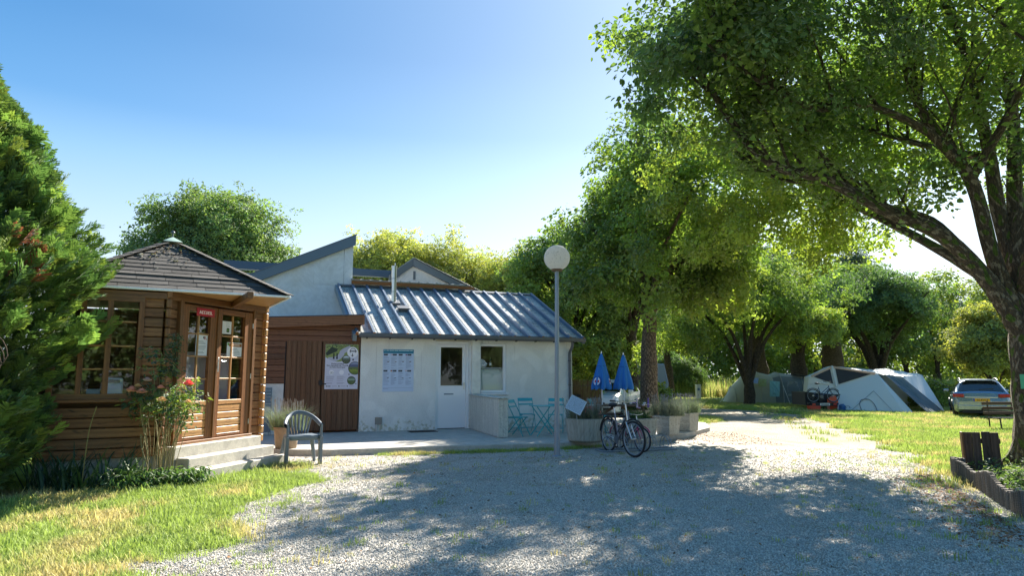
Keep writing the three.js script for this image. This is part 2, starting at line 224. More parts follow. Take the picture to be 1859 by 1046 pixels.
// ---------- wooden kiosk ----------
{
  const K = thing('wooden_kiosk', 'brown timber kiosk with glazed double doors and dark shingled pyramid roof', 'kiosk', [-5.295, 0, -10.26]);
  const p30 = R(30), p75 = R(75), FW = frame([0, 0, 0], p30), FD = frame([0, 0, 0], p75);
  const boards = woodTones([.33, .15, .055], 7, tWood, .26), frames = woodTones([.27, .115, .035], 4, tWood2, .14, .45), post = frames[0], gold = woodTones([.62, .33, .12], 3, tWood, .15, .5);
  const bw = (i) => boards[i % boards.length], r = rng(8);
  const wallW = part(K, 'window_wall'), wallD = part(K, 'door_wall');
  const bh = .148, plank = (wall, F, phi, x0, x1, y, k) => put(wall, 'plank', cbox(x1 - x0, bh - .012, .045, 0, 0, 0, .007), bw(k), F((x0 + x1) / 2, y + bh / 2, -.024 + .004 * r()), phi);
  for (let k = 0, y = .36; y < 2.7; y += bh, k++) {
    if (y + bh < 1.18) plank(wallW, FW, p30, -1.5, -.03, y, (k * 5) % 7);
    else { plank(wallW, FW, p30, -.295, -.03, y, (k * 3 + 1) % 7); }
    plank(wallD, FD, p75, .03, .235, y, (k * 4 + 2) % 7); plank(wallD, FD, p75, 2.12, 2.42, y, (k * 2 + 3) % 7);
  }
  // log ends crossing at the two corners, and the corner uprights
  for (let k = 0, y = .36; y < 2.75; y += bh, k++) { put(wallW, 'log_end', cbox(.075, bh - .02, .08, 0, 0, 0, .01), bw(k + 2), FW(.035, y + bh / 2, .02), p30); put(wallD, 'log_end', cbox(.07, bh - .02, .09, 0, 0, 0, .01), gold[k % 3], FD(2.45, y + bh / 2, .03), p75); }
  put(wallW, 'lintel', cbox(1.52, .1, .09), post, FW(-.74, 2.765, .0), p30); put(wallD, 'lintel', cbox(2.45, .11, .1), post, FD(1.22, 2.77, .01), p75);
  // unseen sides: right, back and left, in boards joined to one sheet each
  const S = 3.26, cc = FW(1.732 - S / 2, 0, -S / 2), F4 = [0, 1, 2, 3].map((i) => frame(cc, R(30 + 90 * i)));
  const side = (F, phi, x0, x1, z) => put(K, 'side_wall', cbox(x1 - x0, 2.45, .06), boards[1], F((x0 + x1) / 2, 1.58, z), phi);
  side(F4[1], R(120), -S / 2 + 1.76, S / 2 - .05, S / 2 - .03); side(F4[2], R(210), -S / 2 + .05, S / 2 - .05, S / 2 - .03); side(F4[3], R(300), -S / 2 + .05, S / 2 - .05, S / 2 - .03);
  const poly = (y, t) => slab([FW(-1.49, 0, -.06), FW(-.03, 0, -.06), FD(2.4, 0, -.06), F4[1](S / 2 - .06, 0, S / 2 - .06), F4[2](S / 2 - .06, 0, S / 2 - .06)].map((q) => [q[0], -q[2]]), t).rotateX(-PI / 2).translate(0, y, 0);
  put(K, 'floor', poly(.42, .06), boards[2]); put(K, 'plinth', poly(-.02, .4), M.concrete);
  const soff = [FW(-1.56, 0, .05), FW(1.75, 0, .05), F4[1](S / 2 + .04, 0, S / 2 + .04), F4[2](S / 2 + .04, 0, S / 2 + .04)].map((q) => [q[0], -q[2]]);
  put(K, 'soffit', slab(soff, .025).rotateX(-PI / 2).translate(0, 2.835, 0), gold[1]);
  put(K, 'soffit_beam', cbox(.09, .1, 2.3), post, FW(1.1, 2.78, -.45), p30);
  // glazed window, four lights by four rows
  const win = part(K, 'window'); const fx = (g, x, y, z, m = post, n = 'frame') => put(win, n, g, m, FW(x, y, z), p30);
  fx(cbox(1.16, .1, .1), -.87, 2.7, .01); fx(cbox(1.16, .08, .1), -.87, 1.255, .01); fx(cbox(1.2, .045, .16), -.87, 1.195, .03, frames[2], 'sill');
  for (const x of [-.325, -.73, -1.06, -1.4]) fx(cbox(x === -1.06 || x === -1.8 ? .07 : .075, 1.4, .095), x, 1.975, .01, frames[(x * -10 | 0) % 4]);
  const cols4 = [[-.39, -.69], [-.77, -1.02], [-1.1, -1.36]];
  for (const [a, b] of cols4) { for (const y of [1.65, 1.99, 2.35]) fx(cbox(Math.abs(a - b) + .02, .024, .03), (a + b) / 2, y, .0, gold[0], 'muntin'); [[1.295, 1.638], [1.662, 1.978], [2.002, 2.338], [2.362, 2.65]].forEach(([y0, y1]) => fx(cbox(Math.abs(a - b) + .012, y1 - y0 + .004, .005, 0, 0, 0, .001), (a + b) / 2, (y0 + y1) / 2, -.012, M.glass, 'pane')); }
  // door frame and two leaves
  for (const [x, w] of [[.265, .07], [2.085, .07]]) put(K, 'door_post', cbox(w, 2.27, .12), post, FD(x, 1.61, .012), p75);
  put(K, 'threshold', cbox(1.9, .06, .14), boards[3], FD(1.175, .505, .02), p75);
  for (const [x0, x1, ga, gb, inner] of [[.305, 1.115, .445, .945, 1], [1.125, 2.045, 1.235, 1.835, 0]]) {
    const d = part(K, 'door'), q = (n, g, m, x, y, z) => put(d, n, g, m, FD(x, y, z), p75);
    q('stile', cbox(ga - x0, 2.14, .06), frames[1], (x0 + ga) / 2, 1.615, .02); q('stile', cbox(x1 - gb, 2.14, .06), frames[3], (x1 + gb) / 2, 1.615, .02);
    q('rail', cbox(gb - ga, .09, .058), frames[2], (ga + gb) / 2, 2.64, .02); q('rail', cbox(gb - ga, .07, .058), gold[2], (ga + gb) / 2, 1.115, .02); q('rail', cbox(gb - ga, .05, .058), frames[2], (ga + gb) / 2, .572, .02);
    for (let k = 0; k < 4; k++) q('board', cbox(gb - ga + .04, .114, .04, 0, 0, 0, .012), gold[(k + inner) % 3], (ga + gb) / 2, .657 + k * .12, .022);
    const mx = (ga + gb) / 2; q('muntin', cbox(.03, 1.44, .034), gold[inner], mx, 1.87, .012);
    for (let c = 0; c < 2; c++) { const a = c ? mx + .015 : ga, b = c ? gb : mx - .015; for (let k = 0; k < 4; k++) { const y0 = 1.15 + k * .362, y1 = y0 + .35; q('pane', cbox(b - a + .01, .355, .005, 0, 0, 0, .001), M.glass, (a + b) / 2, (y0 + y1) / 2, .0); if (k) q('muntin', cbox(b - a + .004, .024, .03), gold[1], (a + b) / 2, y0 - .006, .011); } }
    for (const y of [.75, 1.55, 2.45]) q('hinge', cyl(.011, .011, .09), M.steel, inner ? x0 - .005 : x1 + .005, y - .045, .055);
    if (!inner) { q('handle_plate', cbox(.04, .24, .008), M.steel, 1.175, 1.74, .055); q('handle', merge([rod([0, 0, 0], [0, 0, .045], .009), rod([0, 0, .045], [.13, 0, .045], .009)]), M.steel, 1.175, 1.80, .057); }
    else q('meeting_strip', cbox(.045, 2.12, .03), frames[0], 1.118, 1.615, .062);
  }
  // shingles, row by row on the four slopes
  const roof = part(K, 'roof'), ap = 3.92, ev = 2.865, half = S / 2 + .07, rows = 13, shing = Array.from({ length: 8 }, (_, k) => { const v = .055 + .008 * k; return mat([v, v * .96, v * .94], .95, { map: concreteTex, bumpMap: speckBump, bumpScale: .004 }); });
  put(roof, 'deck', new THREE.ConeGeometry(half * Math.SQRT2 - .03, ap - ev - .02, 4, 1).rotateY(PI / 4), boards[4], [cc[0], (ap + ev) / 2 - .02, cc[2]], p30);
  for (let i = 0; i < 4; i++) for (let k = 1; k < rows; k++) {
    const f0 = k / rows, f1 = (k + 1.12) / rows, w = .40; let x = -f1 * half - r() * w;
    const pt = (f, xx, up) => { const lim = f * half; return F4[i](clamp(xx, -lim, lim), lerp(ap, ev, f) + up, Math.min(f, 1.005) * half); };
    for (; x < f1 * half; x += w) {
      const a = x + .003, b = x + w - .003; if (b < -f1 * half + .02 || a > f1 * half - .02) continue; const t = k === 9 ? .03 : .012 + .008 * r(), g1 = Math.min(f1, 1.005);
      const A = pt(f0, a, .004), B = pt(f0, b, .004), C = pt(g1, b, t), D = pt(g1, a, t), C0 = pt(g1, b, -.004), D0 = pt(g1, a, -.004);
      put(roof, 'shingle', polys([[A, D, C, B], [D, D0, C0, C], [A, D0, D], [B, C, C0]]), shing[r() * 8 | 0]);
    }
    if (k > 0) { const hA = F4[i](f0 * half, lerp(ap, ev, f0) + .02, f0 * half), hB = F4[i](f1 * half, lerp(ap, ev, f1) + .03, f1 * half); put(roof, 'hip_tile', strip(hA, hB, .2, .014, [0, 1, 0]), shing[(k * 3) % 8]); }
  }
  for (let i = 0; i < 4; i++) put(roof, 'drip_edge', cbox(2 * half + .02, .035, .03), M.white, F4[i](0, ev - .012, half + .012), R(30 + 90 * i));
  const cap = put(roof, 'roof_cap', new THREE.ConeGeometry(.22, .11, 4, 1).rotateY(PI / 4), mat([.16, .25, .23], .6), [cc[0], ap + .03, cc[2]], p30);
  put(roof, 'finial', merge([cyl(.012, .012, .06, 0, .05, 0), new THREE.SphereGeometry(.032, 12, 8).translate(0, .13, 0)]), M.zinc, [cc[0], ap + .03, cc[2]]);
  { const rr = rng(4), mats = [], cl = []; for (let k = 0; k < 170; k++) { const f = .1 + .55 * rr() * rr() + .1 * rr(), x = (rr() * 2 - 1) * f * half, i = rr() < .7 ? 0 : 1, p = F4[i](x, lerp(ap, ev, f) + .025, f * half), s = .008 + .02 * rr() * rr(); mats.push(new THREE.Matrix4().compose(V3(...p), new THREE.Quaternion(), V3(s * 1.5, s * .5, s))); const q = rr(); cl.push(q < .5 ? col(.42, .41, .36) : q < .75 ? col(.32, .3, .09) : col(.26, .15, .07)); } const mm = copies('moss', new THREE.IcosahedronGeometry(1, 0), mat([1, 1, 1], 1), mats, cl); mm.userData.kind = 'stuff'; roof.add(mm); }
  // things inside and on the kiosk
  const W = (x, y, z, F = FW) => { const q = F(x, y, z); return [q[0] - 5.295, q[1], q[2] - 10.26]; };
  solo('desk', 'brown desk standing inside the kiosk behind its window', 'desk', merge([cbox(1.5, .04, .6, 0, .72, 0), cbox(.04, .7, .55, -.7, .35, 0), cbox(.04, .7, .55, .7, .35, 0), cbox(1.36, .4, .03, 0, .5, .24)]), boards[5], W(-.95, .48, -.5), p30);
  const pr = thing('printer', 'white office machine standing on the desk inside the kiosk window', 'printer', W(-.62, 1.222, -.4), p30); put(pr, 'body', cbox(.24, .3, .25, 0, .15, 0, .02), mat([.62, .72, .8], .5)); put(pr, 'display', cbox(.16, .05, .01, 0, .25, .128), M.zinc); put(pr, 'paper_tray', cbox(.2, .012, .1, 0, .06, .16), M.white);
  solo('paper_box', 'small pale box beside the white office machine', 'box', merge([cbox(.17, .12, .2, 0, .06, 0, .006), cbox(.175, .02, .205, 0, .125, 0, .004)]), mat([.5, .58, .62], .8), W(-.88, 1.222, -.35), p30);
  { const pts = []; for (let k = 0; k <= 40; k++) pts.push([lerp(.4, 1.95, k / 40), .03 * Math.sin(k * .9)]); const f = []; for (let k = 0; k < 40; k++) for (const [ya, yb] of [[.5, 1.95]]) f.push([[pts[k][0], ya, pts[k][1]], [pts[k + 1][0], ya, pts[k + 1][1]], [pts[k + 1][0], yb, pts[k + 1][1]], [pts[k][0], yb, pts[k][1]]]); solo('curtain', 'grey lilac curtain hanging inside the kiosk doors', 'curtain', polys(f), mat([.42, .41, .5], .9, { side: THREE.DoubleSide }), W(0, 0, -.28, FD), p75); }
  const paper = (label, w, h, draw, x, y) => { const t = thing('paper_notice', label, 'notice', W(x, y, .0065, FD), p75); const back = put(t, 'sheet', cbox(w, h, .002, 0, 0, 0, .0005), mat([.8, .82, .84], .8)); put(t, 'print', new THREE.PlaneGeometry(w - .004, h - .004).translate(0, 0, .0026), new THREE.MeshPhysicalMaterial({ map: canvasTex(192, 192 * h / w | 0, draw), roughness: .8 })); };
  const lines = (c, w, x0, x1, ys, h = 4, s = '#7d8794') => { c.fillStyle = s; ys.forEach((y, i) => c.fillRect(x0, y, (x1 - x0) * (.7 + .3 * Math.abs(Math.sin(i * 2.7))), h)); };
  const bg = (c, w, h, s = '#dfe4e8') => { c.fillStyle = s; c.fillRect(0, 0, w, h); };
  paper('tall white notice with a red dotted logo on the door pane under the red sign', .27, .36, (c, w, h) => { bg(c, w, h); c.fillStyle = '#4c8f3a'; c.fillRect(8, 6, 26, 28); c.fillStyle = '#444'; c.beginPath(); c.arc(128, 36, 14, 0, 7); c.fill(); c.fillStyle = '#b03040'; for (const [x, y] of [[140, 52], [158, 44], [170, 56], [150, 30]]) { c.beginPath(); c.arc(x, y, 7, 0, 7); c.fill(); } lines(c, w, 14, 172, [78, 92, 106, 132, 146, 160, 174, 200, 214], 5); }, .805, 2.05);
  paper('white sheet with a small dark green square at the top of the kiosk door', .28, .22, (c, w, h) => { bg(c, w, h); lines(c, w, 60, 140, [20, 44, 60]); c.fillStyle = '#22362c'; c.fillRect(76, 80, 48, 50); c.fillStyle = '#7fae4a'; c.fillRect(90, 94, 20, 22); }, 1.425, 2.38);
  paper('white sheet with a brown heading band across the pane beside the door handle', .4, .24, (c, w, h) => { bg(c, w, h); c.fillStyle = '#4c9a3c'; c.fillRect(4, 4, 18, 20); c.fillStyle = '#9a6a3c'; c.fillRect(24, 6, 164, 28); c.fillStyle = '#f0e6d8'; c.fillRect(60, 16, 100, 6); lines(c, w, 40, 170, [48, 60, 72, 84, 96], 4); }, 1.63, 2.01);
  const sg = thing('accueil_sign', 'red sign with white ACCUEIL lettering on the kiosk door', 'sign', W(.795, 2.585, .064, FD), p75); put(sg, 'panel', cbox(.42, .13, .006), mat([.45, .012, .025], .35));
  put(sg, 'lettering', new THREE.PlaneGeometry(.412, .124).translate(0, 0, .0045), new THREE.MeshPhysicalMaterial({ roughness: .35, map: canvasTex(512, 160, (c, w, h) => { c.fillStyle = '#b40c22'; c.fillRect(0, 0, w, h); c.fillStyle = '#fff'; c.font = 'bold 92px sans-serif'; c.textAlign = 'center'; c.textBaseline = 'middle'; c.fillText('ACCUEIL', w / 2, h / 2 + 4); }) }));
  // steps
  const st = thing('concrete_steps', 'three grey concrete steps climbing to the kiosk doors', 'steps', W(0, 0, 0, FD), p75);
  put(st, 'step', cbox(2.12, .49, .22, 1.16, .245, .11, .012), M.concrete); put(st, 'step', cbox(2.14, .325, .24, 1.2, .1625, .342, .012), M.concrete); put(st, 'step', cbox(2.18, .165, .25, 1.24, .0825, .589, .012), M.concrete);
}

// ---------- reception building ----------
const BO = [-3.96, 0, -17.7], BPHI = R(22.3), FB0 = frame(BO, BPHI);
{
  const B = thing('reception_building', 'low white rendered building with ribbed metal roof and white glazed door', 'building', BO, BPHI);
  const hole = (s, x0, y0, x1, y1) => { const p = new THREE.Path(); p.moveTo(x0, y0); p.lineTo(x0, y1); p.lineTo(x1, y1); p.lineTo(x1, y0); p.closePath(); s.holes.push(p); };
  const wallShape = (pts, holes, depth) => { const s = new THREE.Shape(pts.map((p) => new THREE.Vector2(...p))); for (const h of holes) hole(s, ...h); return new THREE.ExtrudeGeometry(s, { depth, bevelEnabled: false }); };
  // render with splash stains along the foot, thin drips and a few patches, as on the photographed wall
  const wallMap = tex(1024, 448, (i, j) => { const x = i / 1024 * 6.2, y = j / 448 * 2.7, a = fbm(x * 1.3, y * 1.3, 4), b = n2(x * 26, y * 26), foot = smooth(.42, .1, y + .34 * fbm(x * 2.2 + 5, y * 3, 3)) * smooth(-.25, .35, fbm(x * 7, y * 7, 3)), drip = smooth(.55, .85, n2(x * 9, .3)) * smooth(.9, 2.4, y) * smooth(-.1, .5, fbm(x * 3, y * .6 + 7, 2)), patchy = smooth(.2, .3, fbm(x * .8 + 31, y * .8 - 4, 2)), speck = smooth(.8, .9, n2(x * 31 + 9, y * 31)); const v = .93 + .03 * a + .02 * b + .035 * patchy - .17 * foot - .1 * drip - .16 * speck; return [v, v * (1 - .01 * foot), v * (.985 - .1 * foot)]; }, true, [1 / 6.2, 1 / 2.7]); const wallM = mat([.92, .925, .92], .9, { map: wallMap, bumpMap: plasterBump, bumpScale: .004 });
  put(B, 'front_wall', wallShape([[0, 0], [6.2, 0], [6.2, 2.68], [0, 2.68]], [[2.03, .11, 2.99, 2.5], [3.285, 1.08, 4.1, 2.46]], .24).translate(0, 0, -.24), wallM);
  put(B, 'pilaster', cbox(.24, 1.62, .12, 3.16, 1.87, .0605), M.plaster);
  const y = (z) => 2.70 + (-z) * .4575;
  for (const x of [0, 5.96]) put(B, 'side_wall', slab([[.242, 0], [3.62, 0], [3.62, y(-3.62) - .08], [.242, y(-.242) - .06]].map(([a, b]) => [a, b]), .24, 0).rotateY(PI / 2).translate(x, 0, 0), M.plaster);
  put(B, 'interior_floor', cbox(5.6, .1, 3.3, 3.1, .06, -1.95), M.room); put(B, 'interior_wall', cbox(5.6, 2.7, .1, 3.1, 1.45, -2.6), mat([.3, .24, .18], .9)); put(B, 'interior_ceiling', cbox(5.7, .05, 2.3, 3.1, 2.72, -1.4), M.room);
  // ribbed sheet roof
  const roof = part(B, 'roof'), sl = Math.atan(.4575), L = Math.hypot(3.85, 3.85 * .4575), cs = Math.cos(sl), sn = Math.sin(sl), n = 15, w = 6.62 / n;
  const sheetTex = tex(256, 256, (i, j) => { const a = per(i, j, 256, 6, 3) * .5 + .5, b = per(i, j, 256, 40, 9) * .5 + .5, s = smooth(.55, .85, per(i, j, 256, 10, 27) * .5 + .5); const v = .8 + .15 * a + .07 * b - .25 * s; return [v, v * .99, v * .95]; }, true, [.8, .8]);
  const sheet = [0, 1, 2].map((k) => mat([.46 + .03 * k, .48 + .03 * k, .49 + .028 * k], .5, { metalness: .12, map: sheetTex })), ribM = mat([.12, .17, .24], .45, { metalness: .15 });
  const onRoof = (m, x) => { m.rotation.x = sl; m.position.set(x, y(.22) + .0, .22); return m; };
  const ribShape = slab([[-.045, 0], [.045, 0], [.028, .085], [-.028, .085]], L, 0).rotateY(PI).translate(0, .016, 0);
  const panel = merge([cbox(w - .006, .012, L, 0, .006, -L / 2, .002), cbox(.05, .01, L - .01, -w * .16, .014, -L / 2, .004), cbox(.05, .01, L - .01, w * .18, .014, -L / 2, .004)]);
  const endCap = slab([[-.045, 0], [.045, 0], [.028, .08], [-.028, .08]], .03, .003), rust = mat([.30, .12, .04], .9);
  for (let k = 0; k < n; k++) onRoof(put(roof, 'sheet', panel, sheet[k % 3]), -.15 + (k + .5) * w);
  for (let k = 0; k <= n; k++) { onRoof(put(roof, 'rib', ribShape, ribM), -.15 + k * w); onRoof(put(roof, 'rib_end', endCap, rust), -.15 + k * w).translateY(.016); }
  onRoof(put(roof, 'ridge_flashing', cbox(6.66, .02, .16, 0, .05, -L + .02), M.greyMetal), 3.15);
  onRoof(put(roof, 'verge_flashing', cbox(.1, .2, L + .02, 0, -.06, -L / 2), mat([.22, .27, .31], .5, { metalness: .2 })), -.2); onRoof(put(roof, 'verge_flashing', cbox(.08, .16, L + .02, 0, -.03, -L / 2), M.blueMetal), 6.5);
  // upper roof sheet behind the ridge, with its wavy edge
  const up = part(B, 'upper_roof'); for (let k = 0; k < 13; k++) { const q = put(up, 'sheet', cbox(.3, .018, 4.2, 0, 0, -2.1), sheet[k % 3]); q.rotation.x = R(4); q.position.set(.42 + k * .305, 4.58, -3.5); const e = put(up, 'rib', cyl(.028, .028, 4.2, 0, 0, 0, 8).rotateX(-PI / 2), sheet[1]); e.rotation.x = R(4); e.position.set(.28 + k * .305, 4.6, -3.5); }
  put(up, 'edge_board', cbox(4.1, .09, .05, 2.3, 4.5, -3.56), rust);
  // gutter, brackets, downpipe
  const gut = part(B, 'gutter'); put(gut, 'channel', slab([[-.06, .05], [-.06, -.01], [-.035, -.055], [.035, -.055], [.06, -.01], [.06, .05], [.045, .05], [.045, -.01], [-.045, -.01], [-.045, .05]], 6.6, 0).rotateY(-PI / 2).translate(6.5, 2.60, .28), M.zinc);
  put(gut, 'fascia_board', cbox(6.3, .14, .03, 3.1, 2.61, .18), M.zinc);
  for (let k = 0; k < 11; k++) put(gut, 'bracket', cbox(.03, .035, .12, .1 + k * .6, 2.532, .27), M.darkMetal);
  const dp = part(B, 'downpipe'); put(dp, 'pipe', tube([[6.1, 2.55, .26], [6.1, 2.4, .22], [6.1, 2.25, .07], [6.1, 2.05, .055], [6.1, 1.4, .055], [6.1, .72, .055]], .042, 40, 10), M.zinc); put(dp, 'pipe_foot', cyl(.055, .055, .62, 6.1, .1, .06), mat([.5, .5, .48], .7)); for (const yy of [2.0, 1.3]) put(dp, 'clip', new THREE.TorusGeometry(.046, .008, 6, 14).rotateX(PI / 2).translate(6.1, yy, .055), M.darkMetal);
  // flue and roof vent
  const fl = part(B, 'flue', [1.3, 3.72, -2.15]); put(fl, 'pipe', cyl(.075, .075, 1.15, 0, 0, 0, 20), M.steel); put(fl, 'cowl', merge([cyl(.085, .085, .03, 0, 1.12, 0, 20), cyl(.02, .02, .09, .03, 1.15, 0, 6)]), M.steel); put(fl, 'collar', cbox(.34, .09, .3, 0, .03, .02), M.zinc).rotation.x = sl; for (const yy of [.35, .75]) put(fl, 'band', cyl(.079, .079, .02, 0, yy, 0, 20), M.galv);
  const vt = put(B, 'roof_vent', merge([cbox(.3, .1, .2, 0, .05, 0), cbox(.36, .025, .26, 0, .11, 0)]), M.zinc, [1.47, y(-1.62) + .02, -1.62]); vt.rotation.x = sl;
  // door
  const d = part(B, 'door'), dq = (nm, g, m = M.white) => put(d, nm, g, m);
  dq('frame', merge([cbox(.07, 2.38, .1, 2.066, 1.305, -.09), cbox(.07, 2.38, .1, 2.954, 1.305, -.09), cbox(.818, .07, .1, 2.51, 2.46, -.09)]), M.trim);
  dq('panel', cbox(.81, 1.12, .05, 2.51, .7, -.1)); dq('sash', merge([cbox(.09, 1.16, .055, 2.15, 1.84, -.1), cbox(.09, 1.16, .055, 2.87, 1.84, -.1), cbox(.63, .08, .055, 2.51, 2.38, -.1)])); dq('pane', cbox(.64, 1.08, .006, 2.51, 1.8, -.1, .001), M.glass); dq('bead', cbox(.64, .03, .07, 2.51, 1.275, -.1));
  dq('letter_slot', cbox(.27, .035, .012, 2.43, 1.06, -.072), M.galv); dq('handle', merge([cbox(.03, .2, .01, 2.87, 1.28, -.068), rod([2.87, 1.33, -.06], [2.87, 1.33, -.02], .009), rod([2.87, 1.33, -.02], [2.78, 1.33, -.02], .009)]), M.steel); dq('lintel_reveal', cbox(.96, .03, .02, 2.51, 2.52, .008), mat([.7, .64, .5], .9));
  // window
  const wi = part(B, 'window'), wq = (nm, g, m = M.white) => put(wi, nm, g, m);
  wq('frame', merge([cbox(.06, 1.36, .08, 3.316, 1.77, -.07), cbox(.07, 1.36, .08, 4.064, 1.77, -.07), cbox(.68, .07, .08, 3.69, 2.42, -.07), cbox(.68, .07, .08, 3.69, 1.12, -.07)])); wq('pane', cbox(.69, 1.24, .006, 3.69, 1.77, -.07, .001), M.glass); wq('sill', cbox(.9, .05, .12, 3.7, 1.055, .03)); wq('ledge', cbox(.8, .04, .3, 3.7, 1.77, -.3), mat([.32, .35, .38], .6)); wq('lower_screen', cbox(.8, .62, .02, 3.7, 1.43, -.2), mat([.5, .58, .55], .7));
  // rear volumes: tall mono-pitch gable, low parapets and a small gable
  put(B, 'gable_wall', slab([[-3.1, 0], [.3, 0], [.3, 5.72], [-3.1, 4.12]], .3, 0).translate(0, 0, -4.02), M.plasterBlue);
  put(B, 'gable_panel', cbox(.95, 1.0, .01, -.42, 4.9, -3.716), M.plasterBlue); put(B, 'expansion_joint', cbox(.012, 1.55, .012, .02, 4.95, -3.716), M.zinc);
  put(B, 'gable_fascia', slab([[-3.4, 3.98], [-3.4, 4.27], [.36, 6.03], [.36, 5.72]], .12).translate(0, 0, -3.72), mat([.14, .19, .235], .5, { metalness: .2 }));
  put(B, 'gable_verge', slab([[-3.4, 4.275], [-3.4, 4.31], [.38, 6.08], [.38, 6.035]], 5).translate(0, 0, -8.6), M.greyMetal);
  put(B, 'gable_side_wall', cbox(.25, 5.3, 4.2, .17, 2.9, -6.2), M.plasterBlue);
  put(B, 'rear_wall', cbox(4.6, 5.4, .25, -1.2, 2.7, -9.2), M.plasterBlue); put(B, 'rear_coping', cbox(4.8, .3, .34, -1.2, 5.68, -9.1), M.blueMetal); put(B, 'rear_post', cbox(.1, 1.2, .1, -3.42, 5.1, -8.95), M.zinc);
  put(B, 'middle_wall', cbox(2.6, 5.3, .2, 1.7, 2.7, -9.25), M.plasterBlue); put(B, 'middle_coping', cbox(2.6, .28, .3, 1.9, 5.66, -9.05), M.blueMetal); put(B, 'middle_board', cbox(2.3, .16, .05, 1.6, 5.3, -8.9), mat([.2, .1, .05], .8));
  const gw = part(B, 'small_gable'); put(gw, 'wall', slab([[2.4, 0], [5.6, 0], [5.6, 4.78], [3.22, 5.8], [2.4, 5.2]], .25, 0).translate(0, 0, -7.8), mat([.78, .74, .72], .9, { map: plasterTex, bumpMap: plasterBump, bumpScale: .004 })); put(gw, 'vent', cbox(.09, .34, .02, 3.26, 5.44, -7.54), M.zinc);
  put(gw, 'verge', slab([[3.2, 5.8], [3.2, 6.1], [5.9, 4.93], [5.9, 4.68]], .3).translate(0, 0, -7.75), mat([.16, .18, .2], .5, { metalness: .25 })); put(gw, 'verge', slab([[2.3, 5.1], [2.3, 5.42], [3.195, 6.1], [3.195, 5.8]], .3).translate(0, 0, -7.75), M.greyMetal); put(gw, 'roof_slope', slab([[3.2, 6.1], [3.2, 6.13], [6.0, 4.93], [6.0, 4.9]], 4).translate(0, 0, -11.4), M.greyMetal);
  // things by and on the building
  const FB = (x, yy, z) => FB0(x, yy, z);
  const lw = thing('partition_wall', 'low weathered white concrete wall projecting beside the building door', 'wall', FB(3.12, T, .02), BPHI + R(-5.5)); put(lw, 'body', cbox(.25, .9, 2.95, 0, .45, 1.5, .02), M.mossy); put(lw, 'coping', cbox(.28, .035, 3.0, 0, .917, 1.51, .01), M.mossy);
  solo('doormat', 'dark doormat lying on the terrace before the white door', 'mat', merge([cbox(.72, .012, .42, 0, .006, 0, .004), cbox(.66, .016, .36, 0, .009, 0, .004)]), mat([.035, .025, .02], 1), FB(1.55, T, .55), BPHI);
  const eb = thing('meter_box', 'small grey box with a pipe at the foot of the white wall', 'meter box', FB(.5, T, .0), BPHI); put(eb, 'box', cbox(.17, .18, .07, .0, .27, .036), mat([.3, .27, .23], .7)); put(eb, 'pipe', cyl(.022, .022, .19, -.05, 0, .04), mat([.6, .58, .54], .6));
  const bt = thing('wine_bottle', 'dark bottle standing on the ledge inside the building window', 'bottle', FB(3.72, 1.793, -.27)); put(bt, 'glass_body', new THREE.LatheGeometry([[0, 0], [.038, 0], [.038, .19], [.03, .22], [.014, .25], [.014, .31], [0, .31]].map((p) => new THREE.Vector2(...p)), 16), mat([.01, .02, .012], .15)); put(bt, 'label_paper', cyl(.0388, .0388, .07, 0, .06, 0, 16), M.white);
  { const g = new THREE.IcosahedronGeometry(.14, 3), p = g.attributes.position; for (let i = 0; i < p.count; i++) { const v = V3().fromBufferAttribute(p, i), k = 1 + .22 * n3(v.x * 14, v.y * 14, v.z * 14); p.setXYZ(i, v.x * k * 1.1, Math.max(-.1, v.y * k), v.z * k * .8); } g.computeVertexNormals(); solo('plastic_bag', 'crumpled white plastic bag on the ledge inside the building window', 'bag', g, mat([.7, .75, .85], .5), FB(3.46, 1.89, -.3), BPHI); }
  // information board on the wall
  const ib = thing('information_board', 'white information board with a teal header on the white wall', 'board', FB(1.0, 1.7, .006), BPHI); put(ib, 'panel', cbox(.84, 1.13, .01), mat([.62, .70, .82], .4));
  put(ib, 'print', new THREE.PlaneGeometry(.82, 1.11).translate(0, 0, .0065), new THREE.MeshPhysicalMaterial({ roughness: .4, map: canvasTex(512, 700, (c, w, h) => {
    c.fillStyle = '#c3d2ea'; c.fillRect(0, 0, w, h); c.fillStyle = '#1f7d9e'; c.fillRect(0, 0, w, 66); c.fillStyle = '#dff0f5'; const q = rng(3); for (let x = 12; x < 490;) { const l = 4 + q() * 9; c.fillRect(x, 12, l, 12); x += l + 3 + (q() < .12 ? 9 : 0); }
    for (let row = 0; row < 2; row++) for (let k = 0; k < 4; k++) { const x = 8 + k * 124, yy = 74 + row * 270; c.fillStyle = '#262b3a'; c.fillRect(x + (k % 2 ? 26 : 0), yy, 66, 28); c.fillStyle = '#8b94a8'; c.fillRect(x + 6 + (k % 2 ? 26 : 0), yy + 8, 44, 4); if (k % 2) { const f = [['#2b3c8c', '#fff', '#b33'], ['#2b3c8c', '#b33', '#2b3c8c'], ['#111', '#b22', '#d9a520'], ['#b33', '#fff', '#2b3c8c']][row * 2 + (k >> 1)]; f.forEach((s, i) => { c.fillStyle = s; row && k < 4 ? c.fillRect(x - 6, yy + 2 + i * 8, 24, 8) : c.fillRect(x - 6 + i * 8, yy + 2, 8, 24); }); } c.fillStyle = '#93a2bf'; for (let l = 0; l < 22; l++) if (q() > .12) c.fillRect(x, yy + 44 + l * 9.4, 40 + 66 * q(), 4); c.fillStyle = row ? '#5a6070' : '#6b4650'; c.fillRect(x + 60, yy + 128, 30, 10); }
    c.fillStyle = '#8794b0'; c.fillRect(4, 640, 500, 3); c.fillRect(6, 652, 90, 5);
  }) }));
